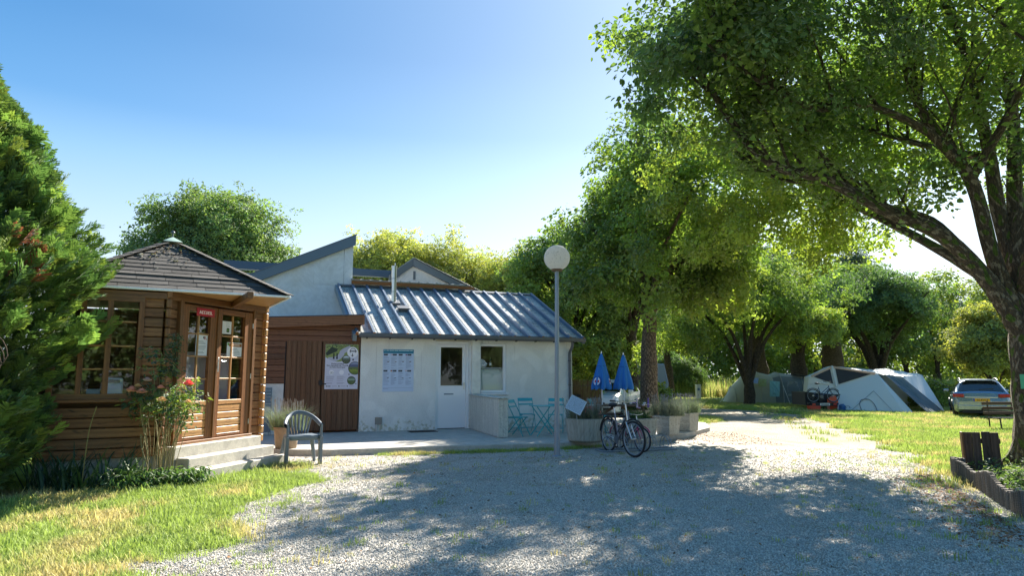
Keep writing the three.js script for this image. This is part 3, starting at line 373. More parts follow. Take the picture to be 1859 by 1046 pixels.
  // ---------- timber shed against the building ----------
  const Sh = thing('timber_shed', 'brown boarded lean-to shed with double plank doors against the white building', 'shed', FB(0, 0, 0), BPHI);
  const brown = woodTones([.215, .10, .055], 6, tWood, .25, .7), doorB = woodTones([.23, .11, .05], 5, tWood2, .22, .65), fasc = woodTones([.27, .135, .07], 1, tWood, .1);
  const topY = (x) => 2.86 + .045 * (x + 2.6);
  put(Sh, 'base_wall', cbox(1.62, 1.36, .18, -2.68, .68, -.12), M.plasterBlue);
  for (let k = 0, yy = 1.37; yy < 2.85; yy += .15, k++) { const full = yy > 2.4, x1 = full ? -.02 : -1.88, h = Math.min(.142, topY(-2) - yy); if (h > .03) put(Sh, 'plank', cbox(x1 + 3.5, h, .04, (x1 - 3.5) / 2, yy + h / 2, -.03, .007), brown[(k * 5) % 6]); }
  put(Sh, 'back_panel', cbox(3.5, 2.7, .06, -1.76, 1.4, -.28), brown[4]); put(Sh, 'side_panel', cbox(.05, 2.8, 3.3, -3.5, 1.4, -1.7), brown[2]);
  put(Sh, 'roof_sheet', slab([[-3.6, 2.74], [.02, 2.95], [.02, 2.99], [-3.6, 2.78]], 3.7).translate(0, 0, -3.6), M.zinc); put(Sh, 'fascia', slab([[-3.62, 2.66], [.03, 2.9], [.03, 3.14], [-3.62, 2.93]], .04).translate(0, 0, .1), fasc[0]); put(Sh, 'fascia_cap', slab([[-3.62, 2.932], [.04, 3.142], [.04, 3.16], [-3.62, 2.95]], .09).translate(0, 0, .07), M.blueMetal); put(Sh, 'fascia_end', cbox(.03, .24, 3.5, .046, 3.02, -1.66), fasc[0]);
  for (const [x0, x1] of [[-1.85, -.99], [-.97, -.03]]) { const dd = part(Sh, 'door'), nb = 7, ww = (x1 - x0) / nb; for (let k = 0; k < nb; k++) put(dd, 'plank', cbox(ww - .006, 2.26, .03, x0 + (k + .5) * ww, 1.31, -.02 + .003 * (k % 2), .005), doorB[(k * 3 + (x0 < -1 ? 0 : 1)) % 5]); for (const yy of [.6, 2.1]) put(dd, 'batten', cbox(x1 - x0 - .06, .1, .025, (x0 + x1) / 2, yy, -.05), doorB[0]); if (x0 < -1) put(dd, 'lock', merge([cbox(.1, .11, .02, -1.0, 1.38, .012), cbox(.03, .16, .016, -1.0, 1.38, .016)]), M.black); else put(dd, 'latch', cbox(.09, .03, .014, -.9, 1.35, .008), M.black); }
  put(Sh, 'door_gap_frame', merge([cbox(.03, 2.3, .05, -1.87, 1.3, -.05), cbox(1.84, .03, .05, -.95, 2.455, -.05)]), M.black);
  const sw = part(Sh, 'window'); put(sw, 'frame', merge([cbox(.03, .85, .03, -2.5, 1.99, .03), cbox(.03, .85, .03, -2.85, 1.99, .03), cbox(.32, .03, .03, -2.675, 2.4, .03), cbox(.32, .03, .03, -2.675, 1.58, .03), cbox(.32, .02, .03, -2.675, 1.95, .03)]), mat([.42, .38, .33], .7)); put(sw, 'pane', cbox(.32, .8, .006, -2.675, 1.99, .02, .001), M.glass);
  const po = thing('event_poster', 'white poster with green photographs and round pictures on the shed door', 'poster', FB(-.48, 1.79, .004), BPHI); put(po, 'panel', cbox(.84, 1.15, .008), mat([.7, .7, .76], .5));
  put(po, 'print', new THREE.PlaneGeometry(.835, 1.145).translate(0, 0, .0055), new THREE.MeshPhysicalMaterial({ roughness: .45, map: canvasTex(512, 700, (c, w, h) => {
    c.fillStyle = '#d3d2e2'; c.fillRect(0, 0, w, h); const q = rng(6);
    c.save(); c.beginPath(); c.moveTo(0, 0); c.lineTo(w, 0); c.lineTo(w, 130); c.quadraticCurveTo(330, 160, 260, 262); c.quadraticCurveTo(140, 300, 0, 200); c.closePath(); c.clip(); c.fillStyle = '#8c9a5a'; c.fillRect(0, 0, w, 300); for (let k = 0; k < 500; k++) { c.fillStyle = ['#4a5d38', '#6f8048', '#aab36e', '#37482f'][q() * 4 | 0]; c.fillRect(q() * w, q() * 90, 10, 8); } c.strokeStyle = '#b9b9cb'; c.lineWidth = 74; c.beginPath(); c.moveTo(390, 50); c.quadraticCurveTo(230, 110, 250, 150); c.quadraticCurveTo(190, 250, 40, 240); c.stroke(); c.fillStyle = '#2c3830'; c.beginPath(); c.moveTo(90, 40); c.lineTo(190, 70); c.lineTo(170, 110); c.lineTo(20, 180); c.lineTo(0, 140); c.fill(); for (const x of [118, 168]) { c.fillStyle = '#20242c'; c.fillRect(x, 140, 20, 70); c.fillRect(x - 4, 200, 26, 30); } c.restore();
    const disc = (x, yy, rr, s) => { c.fillStyle = '#2c2330'; c.beginPath(); c.arc(x, yy, rr + 8, 0, 7); c.fill(); c.save(); c.beginPath(); c.arc(x, yy, rr, 0, 7); c.clip(); s.forEach((t, i) => { c.fillStyle = t; c.fillRect(x - rr, yy - rr + i * 2 * rr / s.length, 2 * rr, 2 * rr / s.length + 1); }); for (let k = 0; k < 90; k++) { c.fillStyle = ['#4c6030', '#7d8c48', '#333c2c'][q() * 3 | 0]; c.fillRect(x - rr + q() * 2 * rr, yy + q() * rr, 8, 5); } c.restore(); };
    disc(322, 238, 58, ['#c9d4e0', '#6d7c74', '#4b4a4e', '#54604a']); disc(462, 372, 96, ['#8e96b4', '#5c6284', '#67754a', '#8d9c3e', '#6b7d32']); disc(412, 566, 58, ['#5d7060', '#8aa090', '#465c40', '#55703c']);
    c.fillStyle = '#f2f0f6'; c.beginPath(); c.arc(420, 122, 86, 0, 7); c.fill(); c.strokeStyle = '#3a3440'; c.lineWidth = 8; c.beginPath(); c.arc(424, 104, 44, 2.6, 6.8); c.stroke(); c.fillStyle = '#3a3440'; c.fillRect(372, 96, 110, 16); c.fillRect(412, 140, 12, 50); c.fillRect(396, 170, 40, 8); for (const [x, yy, rr] of [[430, 238, 14], [342, 330, 8], [372, 470, 10], [484, 618, 8]]) { c.beginPath(); c.arc(x, yy, rr, 0, 7); c.fill(); }
    c.fillStyle = '#26222c'; c.textAlign = 'center'; c.font = 'bold 28px sans-serif'; c.fillText('Visites guidées', 190, 314); c.fillText('Des vignobles de l\'Yonne', 190, 342); c.fillText('en vélo électrique', 190, 370);
    c.fillStyle = '#f0eef5'; for (const x of [100, 255]) { c.beginPath(); c.arc(x, 440, 38, 0, 7); c.fill(); } c.strokeStyle = '#555'; c.lineWidth = 4; c.beginPath(); c.arc(92, 446, 13, 0, 7); c.moveTo(128, 446); c.arc(115, 446, 13, 0, 7); c.stroke(); c.fillStyle = '#9a94a8'; for (const x of [22, 185]) for (const yy of [500, 514, 532, 546, 572, 600, 612]) c.fillRect(x, yy, 90 + 50 * q(), 5); c.fillStyle = '#333'; for (const x of [30, 56, 82, 222, 352]) { c.beginPath(); c.arc(x, 655, 9, 0, 7); c.fill(); } c.fillStyle = '#8b869a'; for (const x of [110, 245, 380]) c.fillRect(x, 652, 80, 5);
  }) }));
}

// ---------- trees ----------
// a spray: n leaves on a short twig lying roughly in the x-z plane, facing +y
function leafSpray(n, len, wid, spread, seed) {
  const r = rng(seed), P = [];
  for (let k = 0; k < n; k++) {
    const a = r() * 2 * PI, d = Math.sqrt(r()) * spread, o = V3(Math.cos(a) * d, (r() - .5) * spread * .75, Math.sin(a) * d), L = len * (.65 + .6 * r()), w = wid * L / len;
    const dir = V3(Math.cos(a) + (r() - .5) * 1.6, -.35 + (r() - .5) * .9, Math.sin(a) + (r() - .5) * 1.6).normalize(), nn = V3((r() - .5) * 1.5, 1, (r() - .5) * 1.5).addScaledVector(dir, -dir.y).normalize(), sd = dir.clone().cross(nn).normalize();
    const at = (u, v, h) => { const q = o.clone().addScaledVector(dir, u * L).addScaledVector(sd, v * w).addScaledVector(nn, h * L); return [q.x, q.y, q.z]; };
    const b = at(0, 0, 0), m = at(.5, 0, -.1), t = at(1, 0, -.16), l1 = at(.2, .48, .05), l2 = at(.62, .4, .0), r1 = at(.2, -.48, .05), r2 = at(.62, -.4, .0);
    for (const f of [[b, l1, m], [l1, l2, m], [l2, t, m], [b, m, r1], [r1, m, r2], [r2, m, t]]) P.push(...f.flat());
  }
  const g = new THREE.BufferGeometry(); g.setAttribute('position', new THREE.Float32BufferAttribute(P, 3)); g.computeVertexNormals(); return g;
}
const sprayNear = [leafSpray(22, .08, .068, .22, 1), leafSpray(22, .076, .064, .24, 2)], sprayMid = [leafSpray(20, .1, .082, .27, 3), leafSpray(20, .098, .08, .26, 4)], sprayFar = [leafSpray(14, .2, .16, .42, 5), leafSpray(14, .19, .15, .45, 6)];
const foliage = leafMat(.55, .92);
const tint = (c, k, r) => { const w = (r() - .5) * .22; return col(c[0] * k * (1 + w), c[1] * k, c[2] * k * (1 - w)); };
const UP = V3(0, 1, 0), _q = new THREE.Quaternion(), _q2 = new THREE.Quaternion();
function sprayMatrix(p, up, s, r) { _q.setFromUnitVectors(UP, up.clone().normalize()); _q2.setFromAxisAngle(UP, r() * 2 * PI); return new THREE.Matrix4().compose(p, _q.clone().multiply(_q2), V3(s, s, s)); }
// fill an uneven crown with clumps of sprays; opt.low cuts clumps below a height, opt.skip rejects places
function fillCrown(list, c, rad, clumps, per_, cr, tone, seed, opt = {}) {
  const r = rng(seed), C = V3(...c);
  for (let k = 0; k < clumps; k++) {
    const u = r() * 2 - 1, a = r() * 2 * PI, s = Math.sqrt(1 - u * u), d = V3(s * Math.cos(a), u, s * Math.sin(a)); if (d.y < -.55 && r() < .7) d.y *= -1;
    const bump = 1 + .27 * n3(d.x * 2.3 + seed, d.y * 2.3, d.z * 2.3) + .15 * n3(d.x * 6, d.y * 6 + seed, d.z * 6), rho = (opt.inner ?? .5) + (1 - (opt.inner ?? .5)) * Math.pow(r(), .6);
    const p = C.clone().add(V3(d.x * rad[0], d.y * rad[1] * (d.y < 0 ? .85 : 1), d.z * rad[2]).multiplyScalar(rho * bump)); const tip = opt.tip ?? 0;
    const b = .75 + .5 * r(), up = d.clone().multiplyScalar(.9).add(V3(0, .7, 0));
    for (let j = 0; j < per_; j++) {
      const o = V3((r() + r() - 1), (r() + r() - 1) * (.8 + tip), (r() + r() - 1)).multiplyScalar(cr * 1.25); const q = p.clone().add(o); if ((opt.low && q.y < opt.low) || (opt.skip && opt.skip(q))) continue;
      const uu = up.clone().add(V3((r() - .5) * 1.3, (r() - .5) * 1.3, (r() - .5) * 1.3)); list.push([sprayMatrix(q, uu, .7 + .6 * r(), r), tint(tone, b * (.75 + .5 * r()), r)]);
    }
  }
}
function addCrown(tree, lists, shapes, name = 'crown') { const n = shapes.length, by = shapes.map(() => [[], []]); lists.forEach(([m, c], i) => { by[i % n][0].push(m); by[i % n][1].push(c); }); const g = part(tree, name); by.forEach(([m, c], i) => { const k = copies('foliage', shapes[i], foliage, m, c); k.userData.kind = 'stuff'; g.add(k); }); }
function roundTree(name, label, x, z, o) { // o: h trunk height, tr trunk radius, c crown centre y, r radii, clumps, per, cr, tone, shapes, seed, stems, bark
  const t = thing(name, label, 'tree', [x, 0, z], 0, o.group), r = rng(o.seed), dx = o.dx ?? 0, dz = o.dz ?? 0, top = o.h ?? o.c - o.r[1] * .7;
  const stems = o.stems ?? 1; const tg = [];
  tg.push(limb([[0, -.1, 0], [.03, .15, 0], [.05 * r(), top * .5, .05], [dx * .15, top, dz * .15]], o.tr * 1.25, o.tr * (stems > 1 ? .8 : .75), 12, 10, .12, o.seed)); 
  if (stems > 1) tg.push(cyl(o.tr * 1.7, o.tr * 1.1, .3, 0, -.12, 0, 10));
  put(t, 'trunk', merge(tg), o.bark ?? M.bark);
  const nb = o.limbs ?? 7; for (let k = 0; k < nb; k++) { const a = k / nb * 2 * PI + r(), e = .5 + .45 * r(), lo = top * (stems > 1 ? .35 + .25 * r() : .82 + .15 * r()), tx = dx + Math.cos(a) * o.r[0] * e, tz = dz + Math.sin(a) * o.r[2] * e, ty = o.c + (r() - .2) * o.r[1] * .7; put(t, 'branch', limb([[dx * .1, lo, dz * .1], [tx * .3, lerp(lo, ty, .5), tz * .3], [tx * .65, lerp(lo, ty, .78), tz * .65], [tx, ty, tz]], o.tr * (stems > 1 ? .6 : .5), .03, 9, 7, .08, o.seed + k), o.bark ?? M.bark); }
  const list = []; fillCrown(list, [dx, o.c, dz], o.r, o.clumps, o.per, o.cr, o.tone, o.seed, o.opt); for (const e of o.extra ?? []) fillCrown(list, ...e);
  addCrown(t, list, o.shapes ?? sprayMid); return t;
}
const G = { lime: [.195, .305, .032], deep: [.105, .19, .032], bright: [.28, .375, .04], yellow: [.33, .36, .05], blue: [.09, .16, .06] };
roundTree('linden_tree', 'leafy lime tree with pale bark growing from the terrace planters', 3.95, -19.7, { h: 3.6, tr: .24, c: 5.85, r: [3.05, 2.75, 3.1], dx: .75, clumps: 120, per: 22, cr: .46, tone: G.lime, seed: 21, bark: M.barkPale, limbs: 9, opt: { inner: .35, tip: .4 }, extra: [[[2.2, 4.0, .4], [1.4, .9, 1.4], 15, 18, .4, G.bright, 22], [[-1.3, 4.4, 0], [1.2, 1.0, 1.4], 17, 20, .42, G.lime, 23]] });
roundTree('forked_tree', 'dark three-stemmed tree standing before the olive tent', 12.3, -35.4, { h: 2.6, tr: .25, c: 5.4, r: [4.3, 2.2, 3.8], clumps: 150, per: 20, cr: .6, tone: G.lime, seed: 31, stems: 3, limbs: 6, shapes: sprayMid, opt: { inner: .4 }, extra: [[[-3.4, 3.6, .5], [1.5, 1.0, 1.5], 22, 20, .5, G.bright, 32], [[3.6, 3.9, .6], [1.4, 1.1, 1.5], 26, 20, .5, G.bright, 33]] });
roundTree('dome_tree', 'dense dome-shaped dark tree behind the white tent', 21.6, -40, { h: 2.8, tr: .4, c: 5.3, r: [3.75, 2.45, 3.4], clumps: 190, per: 22, cr: .55, tone: G.deep, seed: 41, limbs: 7, stems: 3, opt: { inner: .4 } });
roundTree('leaning_tree', 'broad tree with a thick dark trunk behind the trailer bicycle', 18.6, -44, { h: 3, tr: .55, c: 5.6, r: [3.0, 2.6, 3], clumps: 70, per: 18, cr: .6, tone: G.bright, seed: 51, shapes: sprayFar });
roundTree('ivy_tree', 'thick dark trunk rising behind the olive tent', 17.7, -49, { h: 4.2, tr: .75, c: 7.2, r: [4.2, 3.4, 4], clumps: 75, per: 18, cr: .7, tone: G.bright, seed: 52, shapes: sprayFar });
roundTree('shade_tree', 'thick dark trunk rising behind the white tent window', 23.2, -49, { h: 4, tr: .8, c: 6.6, r: [4, 3, 4], clumps: 70, per: 18, cr: .7, tone: G.lime, seed: 53, shapes: sprayFar });
roundTree('slim_tree', 'slim dark leaning tree on the shaded grass beside the lime trunk', 10.4, -45, { h: 3.4, tr: .26, c: 5.6, r: [3.4, 2.4, 3.2], dx: -.9, clumps: 60, per: 18, cr: .6, tone: G.lime, seed: 54, shapes: sprayFar });
roundTree('terrace_tree', 'mossy trunk standing just behind the blue umbrellas', 4.95, -28.2, { h: 3.4, tr: .27, c: 6.5, r: [3.0, 3.1, 2.9], dx: .2, clumps: 140, per: 22, cr: .55, tone: G.lime, seed: 55 });
roundTree('corner_tree', 'leafy tree beside the right corner of the metal roof', 2.6, -28.4, { h: 2.4, tr: .26, c: 5.0, r: [3.0, 2.7, 2.8], clumps: 150, per: 22, cr: .55, tone: G.lime, seed: 56, extra: [[[.6, 2.2, 1.0], [1.9, 1.3, 1.2], 40, 22, .5, G.bright, 57]] });
// clipped limes behind the building
[[-6.9, -37, 9.0, 3.1], [-3.6, -39, 8.8, 3.4], [.2, -38, 8.1, 3.2], [-10.4, -41, 8.2, 3.2]].forEach(([x, z, h, w], k) => roundTree('clipped_lime', ['yellow-green clipped lime above the steel flue', 'yellow-green clipped lime above the small rear gable', 'yellow-green clipped lime left of the globe lamp', 'yellow-green clipped lime behind the tall gable wall'][k], x, z, { h: 2.8, tr: .3, c: h - 3.3, r: [w, 3.3, w], clumps: 230, per: 24, cr: .55, tone: [.40, .44, .06], seed: 61 + k, shapes: sprayMid, group: 'clipped limes behind the building', opt: { inner: .55, tip: .9 } }));
roundTree('round_lime', 'large round green tree above the kiosk roof', -14.4, -32, { h: 3, tr: .35, c: 5.9, r: [3.75, 4.0, 3.6], clumps: 360, per: 24, cr: .55, tone: [.19, .30, .05], seed: 71, shapes: sprayMid, opt: { inner: .55, tip: .6 } });
roundTree('young_tree', 'bright yellow-green young tree behind the silver car', 22.4, -31.5, { h: 1.3, tr: .07, c: 2.75, r: [1.6, 1.75, 1.5], clumps: 130, per: 20, cr: .4, tone: G.yellow, seed: 81, stems: 3, limbs: 6, opt: { inner: .3 } });
// wood beyond the campsite
{
  const r = rng(101), lab = { near: 'dark leafy tree of the wood edge beyond the grass', tall: 'tall bluish tree standing above the wood edge' };
  for (let k = 0; k < 15; k++) { const x = 3 + k * 3.4 + r() * 1.4, z = -59 - r() * 8, h = 8 + 3 * r(); roundTree('woodland_tree', lab.near, x, z, { h: 2.2, tr: .25, c: h * .48, r: [3.0, h * .5, 2.8], clumps: 54, per: 16, cr: .8, tone: tintA(G.bright, .7 + .5 * r()), seed: 110 + k, shapes: sprayFar, group: 'trees of the wood edge', limbs: 3, opt: { inner: .45 } }); }
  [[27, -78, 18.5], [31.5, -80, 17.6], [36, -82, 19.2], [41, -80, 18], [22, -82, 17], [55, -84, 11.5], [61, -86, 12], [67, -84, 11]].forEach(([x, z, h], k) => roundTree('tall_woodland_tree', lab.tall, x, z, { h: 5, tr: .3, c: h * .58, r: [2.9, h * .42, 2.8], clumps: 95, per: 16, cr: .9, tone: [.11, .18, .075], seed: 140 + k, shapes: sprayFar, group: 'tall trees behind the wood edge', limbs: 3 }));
  const bush = (label, x, z, rx, ry, tone, seed) => { const t = thing('shrub', label, 'shrub', [x, 0, z]); const q = rng(seed); put(t, 'stems', merge([0, 1, 2, 3].map((i) => limb([[0, -.05, 0], [rx * .3 * (q() - .5), ry * .6, rx * .3 * (q() - .5)], [rx * (q() - .5), ry * 1.3, rx * (q() - .5)]], .03, .01, 5, 5))), M.bark); const l = []; fillCrown(l, [0, ry * .95, 0], [rx, ry, rx * .8], 50 + rx * 25, 18, .3, tone, seed); addCrown(t, l, sprayMid); };
  bush('low sunlit shrub between the white tent and the silver car', 20.6, -33.2, 1.1, .55, G.bright, 151); bush('sunlit shrub standing behind the reed screen', 3.4, -31.5, 1.6, 1.5, G.bright, 152); bush('round shrub hanging over the reed screen by the downpipe', 2.7, -25.2, .55, .55, G.lime, 153); bush('bushy shrub growing between the mossy trunk and the lime', 6.2, -31, .8, .55, G.bright, 154); bush('dark shrub at the wood edge left of the forked tree', 12.4, -52, 2.4, 1.6, G.deep, 155); bush('pale shrub growing behind the silver car', 24.6, -33.5, 1.4, .6, G.bright, 156);
  { const q = rng(170), ms = [], cs = []; for (let k = 0; k < 3600; k++) { const x = -6 + 82 * q(), z = -66 - 9 * q(), y = 4.2 * Math.pow(q(), 1.2) * (1 + .4 * n2(x * .2, 3)); ms.push(sprayMatrix(V3(x, y, z), V3(q() - .5, 1, q() + .2), 1.1 + .8 * q(), q)); cs.push(tint(G.lime, .6 + .7 * q(), q)); } stuff('undergrowth', 'dark undergrowth closing the wood beyond the campsite', 'undergrowth', sprayFar[0], foliage, ms, cs); }
  // trees across the yard, behind the photographer, which the glazing mirrors
  [[3.5, 15], [8.5, 17], [13, 14.5], [17.5, 9.5], [22, 6.5]].forEach(([x, z], k) => roundTree('yard_tree', 'leafy tree across the yard mirrored in the door glass', x, z, { h: 1.6, tr: .3, c: 3.7, r: [2.9, 3.4, 2.6], clumps: 110, per: 18, cr: .7, tone: G.deep, seed: 160 + k, shapes: sprayFar, group: 'trees across the yard', limbs: 3 }));
}
function tintA(c, k) { return c.map((v) => v * k); }
// the great tree at the right: trunk, boughs drawn out by hand, then side branches carrying sprays
{
  const t = thing('great_maple', 'great spreading tree with lichened trunk and long arching boughs', 'tree', [8.9, 0, -11.6]), r = rng(201), bx = 8.78, bz = -11.6, list = [];
  const rel = (p) => [p[0] - bx, p[1], p[2] - bz];
  put(t, 'trunk', limb([[.0, -.1, 0], [-.02, .35, 0], [0, 1.2, 0], [.0, 2.3, 0], [0, 3.2, -.02], [.12, 4.4, -.1]], .37, .22, 22, 16, .1, 3), M.barkBig);
  put(t, 'root_flare', merge([0, 1, 2, 3, 4].map((k) => { const a = k * 1.26 + 2.6; return limb([[Math.cos(a) * .18, .5, Math.sin(a) * .18], [Math.cos(a) * .36, .16, Math.sin(a) * .36], [Math.cos(a) * .66, -.06, Math.sin(a) * .66]], .16, .07, 8, 8, .1, k); })), M.barkBig);
  const B = [
    [[[8.7, 2.2, -11.6], [8.25, 3.0, -11.55], [7.4, 3.96, -11.5], [6.36, 4.35, -11.3], [5.11, 4.86, -11], [4.35, 5.0, -10.85], [3.9, 5.25, -10.75], [3.2, 6.1, -10.5], [2.6, 7.0, -10.3]], .25, .05],
    [[[8.6, 2.6, -11.6], [8.2, 3.7, -11.5], [7.75, 4.9, -11.2], [7.2, 5.5, -11], [6.7, 6.1, -10.8], [6.2, 7.2, -10.4], [5.6, 8.6, -10]], .23, .05],
    [[[7.7, 3.75, -11.5], [7.45, 4.35, -11.9], [6.9, 4.75, -12.4], [6.3, 5.3, -12.8], [5.3, 5.5, -13.2], [4.3, 6.2, -13.4]], .13, .03],
    [[[7.5, 5.15, -11.1], [6.7, 5.6, -10.7], [5.6, 5.95, -10.5], [4.7, 5.75, -10.2], [3.5, 6.0, -9.6], [2.6, 6.5, -9.3]], .12, .03],
    [[[8.75, 3.0, -11.6], [8.6, 4.3, -11.75], [8.4, 5.5, -11.6], [8.2, 6.6, -11.5], [7.7, 7.8, -11.2], [6.8, 9.2, -11]], .22, .05],
    [[[8.8, 3.1, -11.6], [9.0, 4.6, -11.9], [9.2, 6.4, -12], [9.0, 8.4, -11.8], [8.6, 10.4, -11.6]], .24, .06],
    [[[8.7, 3.0, -11.5], [8.3, 4.2, -10.5], [7.6, 5.6, -9.2], [6.6, 6.8, -7.8], [5.8, 7.6, -6.6]], .2, .04],
    [[[8.7, 2.9, -11.7], [8.2, 4.0, -12.9], [7.5, 5.2, -14.4], [6.8, 6.2, -15.8], [6.2, 7.0, -16.8]], .18, .04],
    [[[8.9, 2.9, -11.7], [9.9, 4.1, -12.8], [11, 5.4, -14], [12.2, 6.6, -14.8]], .2, .05], [[[8.9, 3.0, -11.5], [10, 4.4, -10.4], [11.2, 5.8, -9.2], [12.2, 7, -8]], .2, .05],
    [[[8.4, 5.4, -11.6], [7.9, 6.0, -12.6], [7.0, 6.8, -13.6], [5.9, 7.4, -14.4]], .11, .03], [[[7.75, 4.9, -11.2], [8.2, 6.1, -10.6], [8.0, 7.2, -9.6], [7.2, 8.2, -8.4]], .12, .03],
  ];
  B.forEach(([pts, r0, r1], k) => put(t, 'bough', limb(pts.map(rel), r0 * .68, r1 * .75, 26, 10, .1, 40 + k), M.barkBig));
  const hole = (p) => { // the open sky under the lowest bough stays clear
    const X = p.x + bx, Z = p.z + bz; if (p.y < 4.25 && X > 6.9 && Z > -13) return true; return p.y < 3.7 || (X > 7.9 && p.y < 4.6 && Z > -12.4); };
  const sub = [];
  B.forEach(([pts], k) => { const c = new THREE.CatmullRomCurve3(pts.map((p) => V3(...rel(p)))), n = k < 4 ? 17 : 13;
    for (let i = 0; i < n; i++) { const f = .32 + .68 * (i + r() * .8) / n, p = c.getPointAt(Math.min(1, f)), tan = c.getTangentAt(Math.min(1, f)); const d = V3((r() - .5) * 1.7, .25 + .7 * r() - (k === 0 ? .1 : 0), (r() - .5) * 1.7).addScaledVector(tan, .7).normalize(), L = 1.0 + 1.5 * r(), e = p.clone().addScaledVector(d, L), m = p.clone().lerp(e, .5).add(V3((r() - .5) * .3, .14, (r() - .5) * .3));
      sub.push(limb([[p.x, p.y, p.z], [m.x, m.y, m.z], [e.x, e.y, e.z]], .032, .008, 6, 5, .05, i)); const b = .8 + .4 * r();
      for (let j = 0; j < 16; j++) { const q = p.clone().lerp(e, .2 + .9 * r()).add(V3(r() + r() - 1, r() + r() - 1, r() + r() - 1).multiplyScalar(.48)); if (hole(q)) continue; const up = V3((r() - .5) * 1.2, 1, (r() - .5) * 1.2); list.push([sprayMatrix(q, up, .7 + .6 * r(), r), tint(G.lime, b * (.7 + .6 * r()), r)]); } } });
  for (let k = 0; k < 6; k++) put(t, 'twigs', merge(sub.filter((_, i) => i % 6 === k)), M.barkBig).userData.kind = 'stuff';
  fillCrown(list, [-1.0, 8.4, .6], [5.9, 4.2, 5.9], 84, 18, .46, G.deep, 211, { inner: .5, low: 4.7, skip: hole });
  fillCrown(list, [-5.0, 6.9, 1.2], [2.2, 2.2, 3.0], 56, 20, .42, G.deep, 212, { inner: .3, low: 4.7 });
  fillCrown(list, [-3.4, 6.2, -3.6], [3.4, 1.6, 2.0], 22, 16, .38, G.bright, 213, { inner: .2, low: 3.9, skip: hole });
  fillCrown(list, [-2.2, 5.2, -4.4], [3.2, 1.5, 1.6], 46, 16, .4, G.bright, 214, { inner: .2, low: 3.6 }); fillCrown(list, [-.6, 6.6, -2.6], [2.6, 2.2, 1.8], 44, 16, .42, G.lime, 215, { inner: .2, low: 4.3, skip: hole });
  addCrown(t, list, sprayNear);
  const sg = thing('sorting_sign', 'green sign with black lettering fixed to the great trunk', 'sign', [8.62, 1.46, -11.20], R(-20)); put(sg, 'panel', cbox(.4, .24, .008), mat([.10, .42, .24], .5));
  put(sg, 'lettering', new THREE.PlaneGeometry(.392, .232).translate(0, 0, .0055), new THREE.MeshPhysicalMaterial({ roughness: .5, map: canvasTex(400, 240, (c, w, h) => { c.fillStyle = '#5fb98a'; c.fillRect(0, 0, w, h); c.fillStyle = '#12241c'; c.font = 'bold 66px sans-serif'; c.textAlign = 'center'; c.fillText('TRI', 200, 100); c.fillText('SELECTIF', 200, 178); c.fillRect(198, 14, 8, 8); }) }));
}
